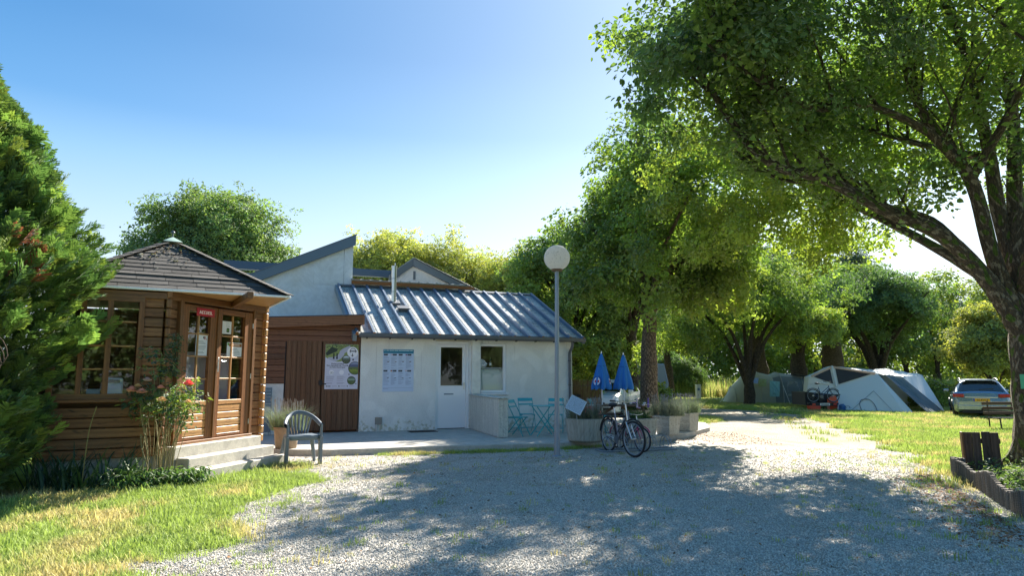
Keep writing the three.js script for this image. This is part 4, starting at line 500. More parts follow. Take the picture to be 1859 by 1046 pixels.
// ---------- conifer at the left ----------
{
  const frond = (seed) => { const r = rng(seed), P = [], L = .27; const leaf = (a, b, w) => { const A = V3(...a), Bv = V3(...b), d = Bv.clone().sub(A), s = V3(-d.z, 0, d.x).normalize().multiplyScalar(w); s.y = (r() - .5) * w; const p = (v) => [v.x, v.y, v.z], m = A.clone().lerp(Bv, .5); P.push(...p(A), ...p(m.clone().add(s)), ...p(Bv), ...p(A), ...p(Bv), ...p(m.clone().sub(s))); };
    leaf([0, 0, 0], [0, .03, L], .008); for (let i = 0; i < 11; i++) for (const sd of [-1, 1]) { const f = .12 + .84 * i / 11, l = L * .5 * Math.sin(PI * (.25 + .72 * f)) * (.75 + .4 * r()), z = f * L, ex = sd * l * .62, ez = z + l * .75, ey = .03 * f + (r() - .5) * .05; leaf([0, .03 * f, z], [ex, ey, ez], .0105); for (const h of [.6]) leaf([ex * h, ey * h, lerp(z, ez, h)], [ex * h + sd * .028, ey * h + (r() - .5) * .02, lerp(z, ez, h) + .045], .008); }
    const g = new THREE.BufferGeometry(); g.setAttribute('position', new THREE.Float32BufferAttribute(P, 3)); g.computeVertexNormals(); return g; };
  const t = thing('conifer', 'tall bushy green conifer with brown patches beside the kiosk', 'tree', [-7.75, 0, -8.9]), r = rng(301), F = [frond(1), frond(2)], by = [[[], []], [[], []]];
  put(t, 'trunk', limb([[0, -.1, 0], [.05, 2, 0], [0, 4, 0], [0, 5.6, 0]], .16, .03, 12, 8, .1, 2), M.bark);
  const prof = [[0, .95], [.5, 1.25], [1.5, 1.5], [2.5, 1.85], [3.0, 1.75], [3.6, 1.45], [4.35, 1.05], [5, .65], [5.5, .3], [6.0, .05]], rad = (h) => { let k = 1; while (k < prof.length - 1 && h > prof[k][0]) k++; const a = prof[k - 1], b = prof[k]; return lerp(a[1], b[1], clamp((h - a[0]) / (b[0] - a[0]))); };
  const brown = [[1.55, 2.95, .7, .42], [.9, 3.35, 1.0, .5], [.3, 2.9, 1.4, .5], [.5, 2.5, 1.6, .4], [1.4, 2.0, 1.1, .25], [.9, 4.1, .8, .25], [.6, 3.1, 1.3, .35], [1.2, 2.6, 1.2, .3]];
  const nrm = V3(.5, 0, .866), A = V3(-5.295, 0, -10.26), sdir = V3(.866, 0, -.5);
  for (let k = 0; k < 14000; k++) {
    const h = .08 + 5.75 * Math.pow(r(), 1.1), a = r() * 2 * PI; if (Math.sin(a) < -.55 && r() < .6) continue; const lump = 1 + .22 * n3(Math.cos(a) * 2.2, h * 1.5, Math.sin(a) * 2.2) + .08 * n3(Math.cos(a) * 6, h * 4, Math.sin(a) * 6), q = .62 + .38 * Math.sqrt(r()), R0 = rad(h) * lump * q, p = V3(Math.cos(a) * R0, h, Math.sin(a) * R0 * .85);
    const w = p.clone().add(V3(-7.75, 0, -8.9)).sub(A); if (w.dot(nrm) < .25 && w.dot(sdir) > -1.9 && h < 3.3) continue;
    const dir = V3(Math.cos(a), .75 + .5 * (r() - .5), Math.sin(a)).add(V3(r() - .5, r() - .5, r() - .5).multiplyScalar(.9)).normalize(), m = new THREE.Matrix4().lookAt(dir, V3(), V3(r() - .5, 1, r() - .5).addScaledVector(V3(Math.cos(a), 0, Math.sin(a)), .8)), s = .7 + .7 * r(); m.scale(V3(s, s, s)).setPosition(p);
    let br = 0; for (const b of brown) br = Math.max(br, 1 - Math.hypot(p.x - b[0], p.y - b[1], p.z - b[2]) / b[3] + .3 * (r() - .5)); const c = r() < br * .75 ? tint([.30, .10, .045], .7 + .6 * r(), r) : tint(r() < .25 ? [.27, .38, .06] : [.14, .25, .05], .45 + .9 * r(), r);
    by[k % 2][0].push(m); by[k % 2][1].push(c);
  }
  const g = part(t, 'crown'); by.forEach(([m, c], i) => { const k = copies('foliage', F[i], leafMat(.28), m, c); k.userData.kind = 'stuff'; g.add(k); });
  put(t, 'dead_twigs', merge([0, 1, 2, 3, 4, 5].map((k) => tube([[1.2, 1.7 + k * .06, 1.0], [1.6 + k * .05, 1.75 + .05 * k, 1.15], [1.85 + .03 * k, 1.6 + .03 * k, 1.2], [1.84 + .05 * (k % 2), 1.35 + .06 * k, 1.22]], .006, 12, 5))), M.barkPale);
}

// ---------- globe lamp ----------
{
  const L = thing('globe_lamp', 'tall galvanised lamp post with a white globe on the gravel edge', 'street lamp', [.88, 0, -13.46]);
  put(L, 'pole', new THREE.LatheGeometry([[.062, 0], [.062, .02], [.05, .9], [.044, 2.2], [.04, 3.68], [0, 3.68]].map((p) => new THREE.Vector2(...p)), 18).rotateZ(-.008), M.galv); put(L, 'base_plate', cyl(.1, .09, .02, 0, 0, 0, 18), M.galv); put(L, 'door_cover', cbox(.06, .22, .02, 0, .7, .05), M.galv);
  put(L, 'globe', new THREE.SphereGeometry(.262, 40, 26).translate(.032, 3.93, 0), mat([.93, .91, .88], 1, { transmission: .85, thickness: 0, map: tex(128, 128, (i, j) => { const v = .97 - .12 * smooth(.5, .75, per(i, j, 128, 16, 3)); return [v, v * .99, v * .97]; }, true, [2, 1]) })); put(L, 'collar', cyl(.105, .12, .05, .03, 3.655, 0, 18), mat([.16, .1, .06], .8));
}
// ---------- plastic armchair ----------
{
  const c = thing('plastic_armchair', 'dark grey plastic garden armchair standing beside the kiosk steps', 'chair', [-3.78, 0, -12.3], R(28)), m = M.chairGrey, Hh = .79; c.scale.setScalar(1.14);
  const hoop = []; for (let k = 0; k <= 24; k++) { const a = lerp(-.12, PI + .12, k / 24); const b = Math.max(0, Math.sin(a)); hoop.push([Math.cos(a) * .27 * (1 - .06 * b), lerp(.615, Hh, Math.pow(b, 1.3)), .13 - b * .36]); } hoop.unshift([.275, .61, .2]); hoop.push([-.275, .61, .2]);
  put(c, 'back_rim', merge([0, .014, .028].map((d) => tube(hoop.map(([x, y, z]) => [x * (1 - d), y - d * .6, z]), .024, 50, 8))), m);
  const seat = new THREE.Shape(); seat.moveTo(-.2, -.2); seat.quadraticCurveTo(0, -.24, .2, -.2); seat.lineTo(.235, .16); seat.quadraticCurveTo(.22, .22, .15, .225); seat.lineTo(-.15, .225); seat.quadraticCurveTo(-.22, .22, -.235, .16); seat.closePath();
  put(c, 'seat', new THREE.ExtrudeGeometry(seat, { depth: .035, bevelEnabled: true, bevelSize: .016, bevelThickness: .012, bevelSegments: 3 }).rotateX(PI / 2).translate(0, .435, 0), m); put(c, 'apron', merge([cbox(.4, .05, .02, 0, .40, .215), cbox(.02, .05, .38, .22, .40, 0), cbox(.02, .05, .38, -.22, .40, 0)]), m);
  for (let k = -3; k <= 3; k++) { const x = k * .052, b = 1 - Math.abs(k) / 7; put(c, 'back_slat', tube([[x * .8, .43, -.19], [x * 1.0, .56, -.215], [x * 1.25, Hh - .05 * (1.3 - b), -.225 + Math.abs(k) * .012]], .016, 10, 6), m); }
  for (const s of [-1, 1]) { put(c, 'arm_support', slab([[-.04, 0], [.045, 0], [.03, .2], [-.03, .2]], .03).rotateY(PI / 2).translate(s * .255, .42, .185), m); put(c, 'leg', slab([[-.03, 0], [.045, 0], [.07, .43], [-.06, .43]], .05).rotateY(PI / 2).translate(s * .255 - .017, 0, .2), m); put(c, 'leg', merge([rod([s * .27, 0, -.25], [s * .2, .42, -.18], .026, .036, 8)]), m); }
}
// ---------- slatted folding chairs, bistro set ----------
function foldingChair(name, label, pos, turn, m, group) { // front towards +z
  const c = thing(name, label, 'chair', pos, turn, group), w = .19;
  for (const s of [-1, 1]) { put(c, 'back_leg', strip([s * w, .01, .26], [s * w, .86, -.2], .024, .012, [1, 0, 0]), m); put(c, 'front_leg', strip([s * (w - .016), .01, -.22], [s * (w - .016), .45, .18], .024, .012, [1, 0, 0]), m); }
  for (const [y, z, h] of [[.82, -.176, .085], [.70, -.112, .04]]) { const q = put(c, 'back_slat', cbox(2 * w + .02, h, .012), m, [0, y, z]); q.rotation.x = -.47; }
  for (let k = 0; k < 7; k++) put(c, 'seat_slat', cbox(2 * w - .05, .012, .042, 0, .455, -.13 + k * .052), m); put(c, 'seat_rail', merge([cbox(.014, .024, .38, w - .03, .44, .03), cbox(.014, .024, .38, -w + .03, .44, .03)]), m); put(c, 'cross_bar', merge([rod([-w, .1, -.14], [w, .1, -.14], .007), rod([-w, .12, .2], [w, .12, .2], .007)]), m); return c;
}
foldingChair('bistro_chair', 'turquoise folding chair turned sideways at the partition wall', [.12, T, -16.5], R(62), M.turquoise, 'turquoise folding chairs'); foldingChair('bistro_chair', 'turquoise folding chair set back against the white wall', [.38, T, -17.75], R(12), M.turquoise, 'turquoise folding chairs'); foldingChair('bistro_chair', 'turquoise folding chair half hidden behind the lamp post', [1.12, T, -17.5], R(-8), M.turquoise, 'turquoise folding chairs'); foldingChair('bistro_chair', 'turquoise folding chair drawn up to the picnic table', [2.15, T, -17.2], R(75), M.turquoise, 'turquoise folding chairs');
{
  const t = thing('bistro_table', 'turquoise folding table between the turquoise chairs', 'table', [.78, T, -16.55], R(20)); put(t, 'table_top', cbox(.58, .018, .56, 0, .715, 0, .006), M.turquoise);
  for (const s of [-1, 1]) { put(t, 'leg', strip([-.27, .01, s * .2], [.25, .70, s * .2], .026, .014, [0, 0, 1]), M.turquoise); put(t, 'leg', strip([.27, .01, s * .17], [-.25, .70, s * .17], .026, .014, [0, 0, 1]), M.turquoise); } put(t, 'stretcher', merge([rod([-.2, .1, -.2], [-.2, .1, .2], .008), rod([.2, .1, -.17], [.2, .1, .17], .008)]), M.turquoise);
  const gm = mat([.16, .22, .25], .55), f = thing('folded_lounger', 'grey-blue slatted folding seat leaning on the shed base wall', 'folding seat', FB0(-2.36, T, .16), BPHI);
  put(f, 'frame', merge([strip([-.19, 0, .14], [-.19, 1.12, -.06], .03, .02, [1, 0, 0]), strip([.19, 0, .14], [.19, 1.12, -.06], .03, .02, [1, 0, 0]), strip([.15, .0, .17], [.15, .6, .05], .03, .02, [1, 0, 0]), strip([-.15, 0, .17], [-.15, .6, .05], .03, .02, [1, 0, 0])]), gm); for (let k = 0; k < 6; k++) { const q = put(f, 'slat', cbox(.4, .062, .014), gm, [0, .72 + k * .08, .035 - k * .0143]); q.rotation.x = -.18; } put(f, 'lower_panel', cbox(.36, .5, .012, 0, .32, .1), mat([.14, .2, .24], .6)).rotation.x = -.1;
}
// ---------- pots and planters ----------
const lavMat = leafMat(.25), lavGreen = mat([.22, .29, .15], 1, { side: THREE.DoubleSide, transmission: .2, thickness: 0 }), lavDark = mat([.16, .2, .13], 1, { side: THREE.DoubleSide, transmission: .2, thickness: 0 }), lavFlower = mat([.27, .26, .25], .9), petalP = mat([.5, .36, .6], .8, { side: THREE.DoubleSide, transmission: .3, thickness: 0 });
function lavender(p, x, y, z, w, d, n, h, m, seed, flowers = true) { const r = rng(seed), g = [], f = []; for (let k = 0; k < n; k++) { const px = x + (r() * 2 - 1) * w, pz = z + (r() * 2 - 1) * d, t = tuft(34, h * (.7 + .5 * r()), .06, .007, seed * 50 + k, .9).rotateY(r() * 6).translate(px, y, pz); g.push(t); if (flowers) for (let i = 0; i < 2; i++) { const a = r() * 6, l = .18 * r(), hh = h * (1 + .4 * r()); f.push(rod([px, y, pz], [px + Math.cos(a) * l, y + hh, pz + Math.sin(a) * l], .003, .003, 4)); f.push(cyl(.007, .005, .05, px + Math.cos(a) * l, y + hh, pz + Math.sin(a) * l, 5)); } } g.forEach((q) => q.deleteAttribute('uv')); put(p, 'foliage', mergeGeometries(g), m); if (f.length) put(p, 'flower_spikes', merge(f), lavFlower); }
{
  const clay = mat([.42, .33, .25], .9, { map: concreteTex }), ring = (pts) => new THREE.LatheGeometry(pts.map((p) => new THREE.Vector2(...p)), 28);
  const p = thing('stone_pot', 'round stone-coloured pot of lavender behind the plastic armchair', 'pot', [-4.52, T - .02, -13.75]); put(p, 'pot', ring([[0, 0], [.2, 0], [.225, .2], [.245, .4], [.262, .41], [.262, .44], [.235, .44], [.22, .36], [0, .36]]), clay); put(p, 'soil', cyl(.23, .23, .02, 0, .37, 0, 20), M.soil); lavender(p, .02, .38, 0, .3, .14, 26, .42, lavGreen, 3);
  const tubM = M.planter.clone(); tubM.map = mossConcreteTex.clone(); tubM.map.repeat.set(2, .5); tubM.map.needsUpdate = true;
  const t = thing('tub_planter', 'oval concrete tub planter of lavender beside the lamp post', 'planter', [1.6, T, -15.05], R(-12)); put(t, 'tub', ring([[0, 0], [.36, 0], [.4, .06], [.46, .52], [.47, .55], [.42, .55], [.4, .48], [0, .48]]).scale(.95, .92, .62), tubM); put(t, 'soil', cyl(.41, .41, .02, 0, .485, 0, 24).scale(.95, .92, .62), M.soil); lavender(t, 0, .46, 0, .36, .2, 34, .34, lavDark, 5);
  const box = (label, x, z, w, d, h, tw, turn, fill) => { const b = thing('concrete_planter', label, 'planter', [x, T, z], R(turn), 'concrete planters along the terrace edge'); const g = cbox(w, h, d, 0, h / 2, 0, .015).clone(), pa = g.attributes.position; for (let i = 0; i < pa.count; i++) { const k = lerp(tw, 1, pa.getY(i) / h); pa.setX(i, pa.getX(i) * k); pa.setZ(i, pa.getZ(i) * k); } g.computeVertexNormals(); put(b, 'box', g, M.planter); put(b, 'rim', merge([cbox(w + .03, .05, .04, 0, h - .02, d / 2), cbox(w + .03, .05, .04, 0, h - .02, -d / 2), cbox(.04, .05, d, w / 2, h - .02, 0), cbox(.04, .05, d, -w / 2, h - .02, 0)]), M.planter); put(b, 'soil', cbox(w - .06, .02, d - .06, 0, h + .002, 0), M.soil); fill(b, h); return b; };
  box('concrete planter of pansies standing behind the bicycle', 3.0, -15.95, .62, .45, .45, .9, 32, (b, h) => { lavender(b, 0, h, 0, .28, .16, 14, .22, mat([.07, .16, .03], 1, { side: THREE.DoubleSide, transmission: .3, thickness: 0 }), 7, false); const r = rng(9); for (let k = 0; k < 9; k++) put(b, 'flower', new THREE.SphereGeometry(.035, 8, 6).scale(1, .6, 1), k % 3 ? petalP : mat([.6, .58, .62], .8), [(r() - .5) * .6, h + .16 + .22 * r(), (r() - .5) * .34]); for (const [x, c] of [[.25, [.14, .08, .34]], [-.1, [.5, .4, .5]]]) put(b, 'flower_spike', cyl(.025, .012, .22, x, h + .25, 0, 8), mat(c, .9)); });
  box('square tapered concrete planter of lavender near the terrace corner', 3.85, -16.95, .48, .48, .46, .8, 40, (b, h) => lavender(b, 0, h, 0, .28, .28, 40, .36, lavDark, 11)); box('concrete planter of lavender standing farthest back on the terrace edge', 4.62, -18.1, .55, .45, .47, .9, 50, (b, h) => lavender(b, 0, h, 0, .3, .24, 36, .34, lavGreen, 13)); box('concrete planter at the foot of the lime trunk', 3.5, -18.9, .8, .5, .5, .9, 15, (b, h) => lavender(b, 0, h, 0, .34, .2, 20, .26, mat([.07, .15, .03], 1, { side: THREE.DoubleSide, transmission: .3, thickness: 0 }), 15, false));
  const s = thing('menu_board', 'white handwritten board leaning on the tub planter', 'board', [1.38, .93, -14.72]); const q = put(s, 'panel', cbox(.36, .34, .012), mat([.55, .65, .75], .4)), w = put(s, 'writing', new THREE.PlaneGeometry(.35, .33).translate(0, 0, .0085), new THREE.MeshPhysicalMaterial({ roughness: .4, map: canvasTex(256, 240, (c, ww, hh) => { c.fillStyle = '#b9cbdc'; c.fillRect(0, 0, ww, hh); c.strokeStyle = '#4a5566'; c.lineWidth = 3; const r = rng(2); for (let y = 18; y < 230; y += 17) { c.beginPath(); c.moveTo(10, y); for (let x = 10; x < 246; x += 6) c.lineTo(x, y + (r() - .5) * 10); c.stroke(); } }) })); for (const o of [q, w]) { o.rotation.set(-.35, 0, -.5); }
  put(s, 'stake', rod([.02, -.32, -.05], [0, .0, -.02], .012), M.galv);
  const red = thing('red_cover', 'red domed cover standing behind the tub planter', 'cover', [1.95, T, -17.0]); { const g = new THREE.SphereGeometry(.3, 24, 14, 0, 2 * PI, 0, PI * .55).scale(1, .9, .8); put(red, 'lid', g.translate(0, .42, 0), mat([.5, .02, .025], .4)); put(red, 'body', cyl(.2, .27, .24, 0, .14, 0, 20), mat([.38, .015, .02], .5)); put(red, 'legs', merge([rod([.12, 0, .1], [.1, .16, .08], .015), rod([-.12, 0, .1], [-.1, .16, .08], .015), rod([0, 0, -.14], [0, .16, -.1], .015)]), M.black); put(red, 'handle', cbox(.14, .02, .03, 0, .71, .02), M.white); }
}
// ---------- picnic tables, parasols, reed screen ----------
function picnicTable(label, pos, turn, k, m) { const t = thing('picnic_table', label, 'picnic table', pos, turn); for (let i = 0; i < 5; i++) put(t, 'table_board', cbox(1.7, .04, .14, 0, .7 * k, -.3 + i * .15), m[i % m.length]); for (const s of [-1, 1]) { for (let i = 0; i < 2; i++) put(t, 'seat_board', cbox(1.7, .04, .13, 0, .42 * k, s * (.62 + i * .14)), m[(i + 2) % m.length]); put(t, 'leg', merge([strip([s * .62, 0, -.6], [s * .62, .68 * k, -.18], .09, .045, [1, 0, 0]), strip([s * .62, 0, .6], [s * .62, .68 * k, .18], .09, .045, [1, 0, 0]), cbox(.045, .09, 1.5, s * .62 + .046 * s, .38 * k, 0)]), m[1]); } put(t, 'brace', merge([strip([.56, .38 * k, 0], [.1, .66 * k, 0], .07, .04), strip([-.56, .38 * k, 0], [-.1, .66 * k, 0], .07, .04)]), m[0]); return t; }
const greyWood = woodTones([.17, .13, .10], 4, tWood, .2, .85), darkWood = woodTones([.12, .07, .045], 4, tWood, .25, .8);
picnicTable('weathered picnic table under the two closed blue parasols', [2.85, T, -18.35], R(8), .93, greyWood);
{
  const bl = mat([.02, .19, .58], .75, { side: THREE.DoubleSide, transmission: .15, thickness: 0 });
  [[2.42, -18.3, 2.17, 'closed blue parasol with a round logo beside the reed screen', true], [3.03, -18.4, 2.14, 'closed plain blue parasol beside the lime trunk', false]].forEach(([x, z, h, label, logo]) => {
    const u = thing('closed_parasol', label, 'parasol', [x, T, z], 0, 'closed blue parasols'), N = 64, P = [], I = [], rows = 14, H0 = 1.24 - T, H1 = h - T;
    for (let j = 0; j <= rows; j++) { const f = j / rows, R0 = .012 + .25 * Math.pow(1 - f, .8) * (1 - .12 * smooth(.12, 0, f)); for (let i = 0; i <= N; i++) { const a = i / N * 2 * PI, fold = 1 + (.2 * Math.cos(a * 8) + .06 * Math.cos(a * 3 + x)) * (1 - f); P.push(Math.cos(a) * R0 * fold, lerp(H0, H1, f) - .06 * (1 - f) * (.5 + .5 * Math.cos(a * 8)), Math.sin(a) * R0 * fold); } }
    for (let j = 0; j < rows; j++) for (let i = 0; i < N; i++) { const a = j * (N + 1) + i, b = a + N + 1; I.push(a, b, a + 1, a + 1, b, b + 1); } const g = new THREE.BufferGeometry(); g.setAttribute('position', new THREE.Float32BufferAttribute(P, 3)); g.setIndex(I); g.computeVertexNormals(); put(u, 'canopy', g, bl); put(u, 'pole', cyl(.018, .018, H1 + .02, 0, 0, 0, 10), M.white); put(u, 'tip', cyl(.014, .01, .06, 0, H1 - .01, 0, 8), M.white); put(u, 'base', cyl(.22, .2, .06, 0, 0, 0, 20), M.concrete); put(u, 'strap', new THREE.TorusGeometry(.118, .012, 6, 28).rotateX(PI / 2).scale(1, 1.6, 1).translate(0, lerp(H0, H1, .62), 0), mat([.015, .13, .42], .8));
    if (logo) for (const [a, s] of [[2.35, .14], [.35, .11]]) { const rr = .215, lg = part(u, 'logo'), d = put(lg, 'logo_ring', new THREE.CylinderGeometry(s, s, .006, 28).rotateX(PI / 2), mat([.02, .07, .3], .6)), d2 = put(lg, 'logo_disc', new THREE.CylinderGeometry(s * .78, s * .78, .008, 28).rotateX(PI / 2), mat([.7, .72, .76], .6)), d3 = put(lg, 'logo_band', cbox(s * 1.1, s * .5, .011), mat([.55, .03, .05], .6)); for (const o of [d, d2, d3]) { o.position.set(Math.cos(a) * rr, H0 + .17, Math.sin(a) * rr); o.rotation.set(-.22, PI / 2 - a, 0, 'YXZ'); } }
  });
  const rs = thing('reed_screen', 'brown reed screen standing between the building corner and the white car', 'screen', [2.0, 0, -22.0], R(-4)), r = rng(17), tones = [[.22, .13, .06], [.28, .18, .09], [.16, .09, .04]].map((c) => mat(c, .9)); for (let s = 0; s < 3; s++) { const g = []; for (let k = 0; k < 46; k++) { const x = (k * 3 + s) * .0072 - .1; g.push(rod([x, .25, (r() - .5) * .03], [x + (r() - .5) * .02, 1.36 + .1 * r(), (r() - .5) * .03], .0055, .004, 4)); } put(rs, 'reeds', merge(g), tones[s]).userData.kind = 'stuff'; } for (const x of [-.08, .9]) put(rs, 'post', cyl(.03, .03, 1.35, x, 0, -.03, 8), darkWood[0]); put(rs, 'wire', merge([.45, .85, 1.25].map((y) => rod([-.1, y, .02], [.9, y, .02], .004))), M.zinc); put(rs, 'rail_block', cbox(.26, .08, .06, .08, .92, .06), M.black);
}
// ---------- bicycles ----------
function bicycle(name, label, pos, heading, o) {
  const b = thing(name, label, 'bicycle', pos, heading), k = o.k ?? 1, Rw = .345 * k, X = 1.05 * k, P = (x, y, z = 0) => [x * k, y * k, z * k], wheelAt = (par, x) => { const w = part(par, 'wheel', [x, Rw, 0]); put(w, 'tyre', new THREE.TorusGeometry(Rw - .02 * k, .021 * k, 10, 48), M.rubber); put(w, 'rim', new THREE.TorusGeometry(Rw - .048 * k, .011 * k, 8, 48), M.galv); const s = []; for (let i = 0; i < 28; i++) { const a = i / 28 * 2 * PI, a2 = a + (i % 2 ? .5 : -.5); s.push(rod([Math.cos(a2) * .02, Math.sin(a2) * .02, (i % 2 ? 1 : -1) * .025], [Math.cos(a) * (Rw - .05 * k), Math.sin(a) * (Rw - .05 * k), 0], .0014, .0014, 4)); } put(w, 'spokes', merge(s), M.galv); put(w, 'hub', cyl(.02, .02, .09, 0, -.045, 0, 10).rotateX(PI / 2), M.steel); return w; };
  wheelAt(b, 0);
  const fr = [[P(0, .345, .05), P(.43, .29, .03), .009], [P(0, .345, -.05), P(.43, .29, -.03), .009], [P(0, .345, .05), P(.31, .72, .01), .008], [P(0, .345, -.05), P(.31, .72, -.01), .008]].map(([a, c, r]) => rod(a, c, r * k)); const tubes = [rod(P(.43, .29), P(.29, .80), .016 * k), rod(P(.43, .29), P(.86, .70), .021 * k), rod(P(.40, .43), P(.85, .80), .019 * k), rod(P(.875, .66), P(.835, .87), .019 * k)];
  put(b, 'frame', merge(tubes), o.frame); put(b, 'stays', merge(fr), o.stays); put(b, 'seat_post', rod(P(.29, .78), P(.25, .93), .013 * k), M.steel); const sd = new THREE.SphereGeometry(.13 * k, 18, 12).scale(1.05, .38, .8), sp = sd.attributes.position; for (let i = 0; i < sp.count; i++) { const x = sp.getX(i), f = x > 0 ? 1 - .75 * x / (.137 * k) : 1; sp.setZ(i, sp.getZ(i) * f); if (x > 0) sp.setY(i, sp.getY(i) * .8 - .0); } sd.computeVertexNormals(); put(b, 'saddle', sd.translate(.25 * k, .965 * k, 0), M.black);
  const st = part(b, 'steering', [X, 0, 0], o.steer ?? 0), Q = (x, y, z = 0) => P(x - 1.05, y, z); wheelAt(b, X).rotation.y = o.steer ?? 0;
  put(st, 'fork', merge([rod(Q(1.05, .345, .05), Q(.89, .65, .05), .012 * k, .015 * k), rod(Q(1.05, .345, -.05), Q(.89, .65, -.05), .012 * k, .015 * k), rod(Q(.89, .65, .055), Q(.89, .65, -.055), .018 * k)]), o.fork ?? M.steel); put(st, 'stem', merge([rod(Q(.875, .66), Q(.815, 1.0), .015 * k), rod(Q(.815, 1.0), Q(.88, 1.04), .014 * k)]), M.steel); put(st, 'handlebar', tube([Q(.76, 1.07, .3), Q(.86, 1.06, .2), Q(.88, 1.04, 0), Q(.86, 1.06, -.2), Q(.76, 1.07, -.3)], .011 * k, 24, 7), M.steel); put(st, 'grip', merge([rod(Q(.83, 1.064, .23), Q(.74, 1.07, .32), .017 * k), rod(Q(.83, 1.064, -.23), Q(.74, 1.07, -.32), .017 * k), rod(Q(.84, 1.06, .2), Q(.86, .99, .26), .006), rod(Q(.84, 1.06, -.2), Q(.86, .99, -.26), .006)]), M.black);
  const arc = (x, a0, a1, r) => { const p = []; for (let i = 0; i <= 14; i++) { const a = lerp(a0, a1, i / 14); p.push([x + Math.cos(a) * r, Rw + Math.sin(a) * r, 0]); } return tube(p, .016 * k, 28, 6).scale(1, 1, 1.5); }; put(b, 'mudguard', arc(0, .2, 3.0, Rw + .03), o.guard ?? M.black); put(st, 'mudguard', arc(0, .6, 2.6, Rw + .03), o.guard ?? M.black);
  put(b, 'crank', merge([cyl(.09 * k, .09 * k, .008, 0, -.004, 0, 24).rotateX(PI / 2).translate(.43 * k, .29 * k, .05 * k), rod(P(.43, .29, .06), P(.53, .16, .07), .01 * k), rod(P(.43, .29, -.06), P(.33, .42, -.07), .01 * k), rod(P(.43, .29, -.07), P(.43, .29, .07), .018 * k)]), M.zinc); put(b, 'pedal', cbox(.09 * k, .02, .07 * k), M.black, P(.53, .16, .12)); put(b, 'pedal', cbox(.09 * k, .02, .07 * k), M.black, P(.33, .42, -.12)); put(b, 'chain', merge([rod(P(0, .39, .05), P(.43, .38, .05), .006), rod(P(0, .31, .05), P(.43, .2, .05), .006)]), M.darkMetal);
  if (o.rack) put(b, 'carrier', merge([rod(P(-.3, .74, .06), P(.26, .76, .06), .006), rod(P(-.3, .74, -.06), P(.26, .76, -.06), .006), rod(P(-.3, .74, -.06), P(-.3, .74, .06), .006), rod(P(-.02, .75, -.06), P(-.02, .75, .06), .006), rod(P(0, .345, .06), P(-.1, .74, .06), .005), rod(P(0, .345, -.06), P(-.1, .74, -.06), .005)]), M.black); if (o.tilt) b.rotation.z = 0; return b;
}
bicycle('city_bicycle', 'silver and grey city bicycle parked in front of the planters', [2.0, 0, -14.2], R(-71), { frame: mat([.16, .16, .19], .35, { metalness: .5 }), stays: mat([.6, .62, .66], .3, { metalness: .6 }), fork: mat([.66, .68, .72], .25, { metalness: .7 }), rack: true, steer: R(10) });
bicycle('small_bicycle', 'small dark bicycle with pink details leaning behind the silver bicycle', [2.28, 0, -14.75], R(-58), { k: .72, frame: mat([.03, .03, .04], .4), stays: M.black, fork: mat([.45, .04, .14], .4), guard: mat([.4, .03, .12], .4) });
{
  const k = thing('bicycle_rack', 'low galvanised bicycle rack with hoops on the gravel', 'bicycle rack', [2.62, 0, -14.35], R(18)); put(k, 'rail', merge([rod([-.85, .03, .14], [.85, .03, .14], .018), rod([-.85, .03, -.24], [.85, .03, -.24], .018), rod([-.85, .03, .14], [-.85, .03, -.24], .014), rod([.85, .03, .14], [.85, .03, -.24], .014)]), M.galv);
  for (let i = 0; i < 5; i++) for (const d of [0, .07]) { const x = -.7 + i * .34 + d; put(k, 'hoop', tube([[x, .03, .13], [x, .2, .1], [x, .3, -.04], [x, .22, -.18], [x, .03, -.23]], .009, 20, 6), M.galv); }
}
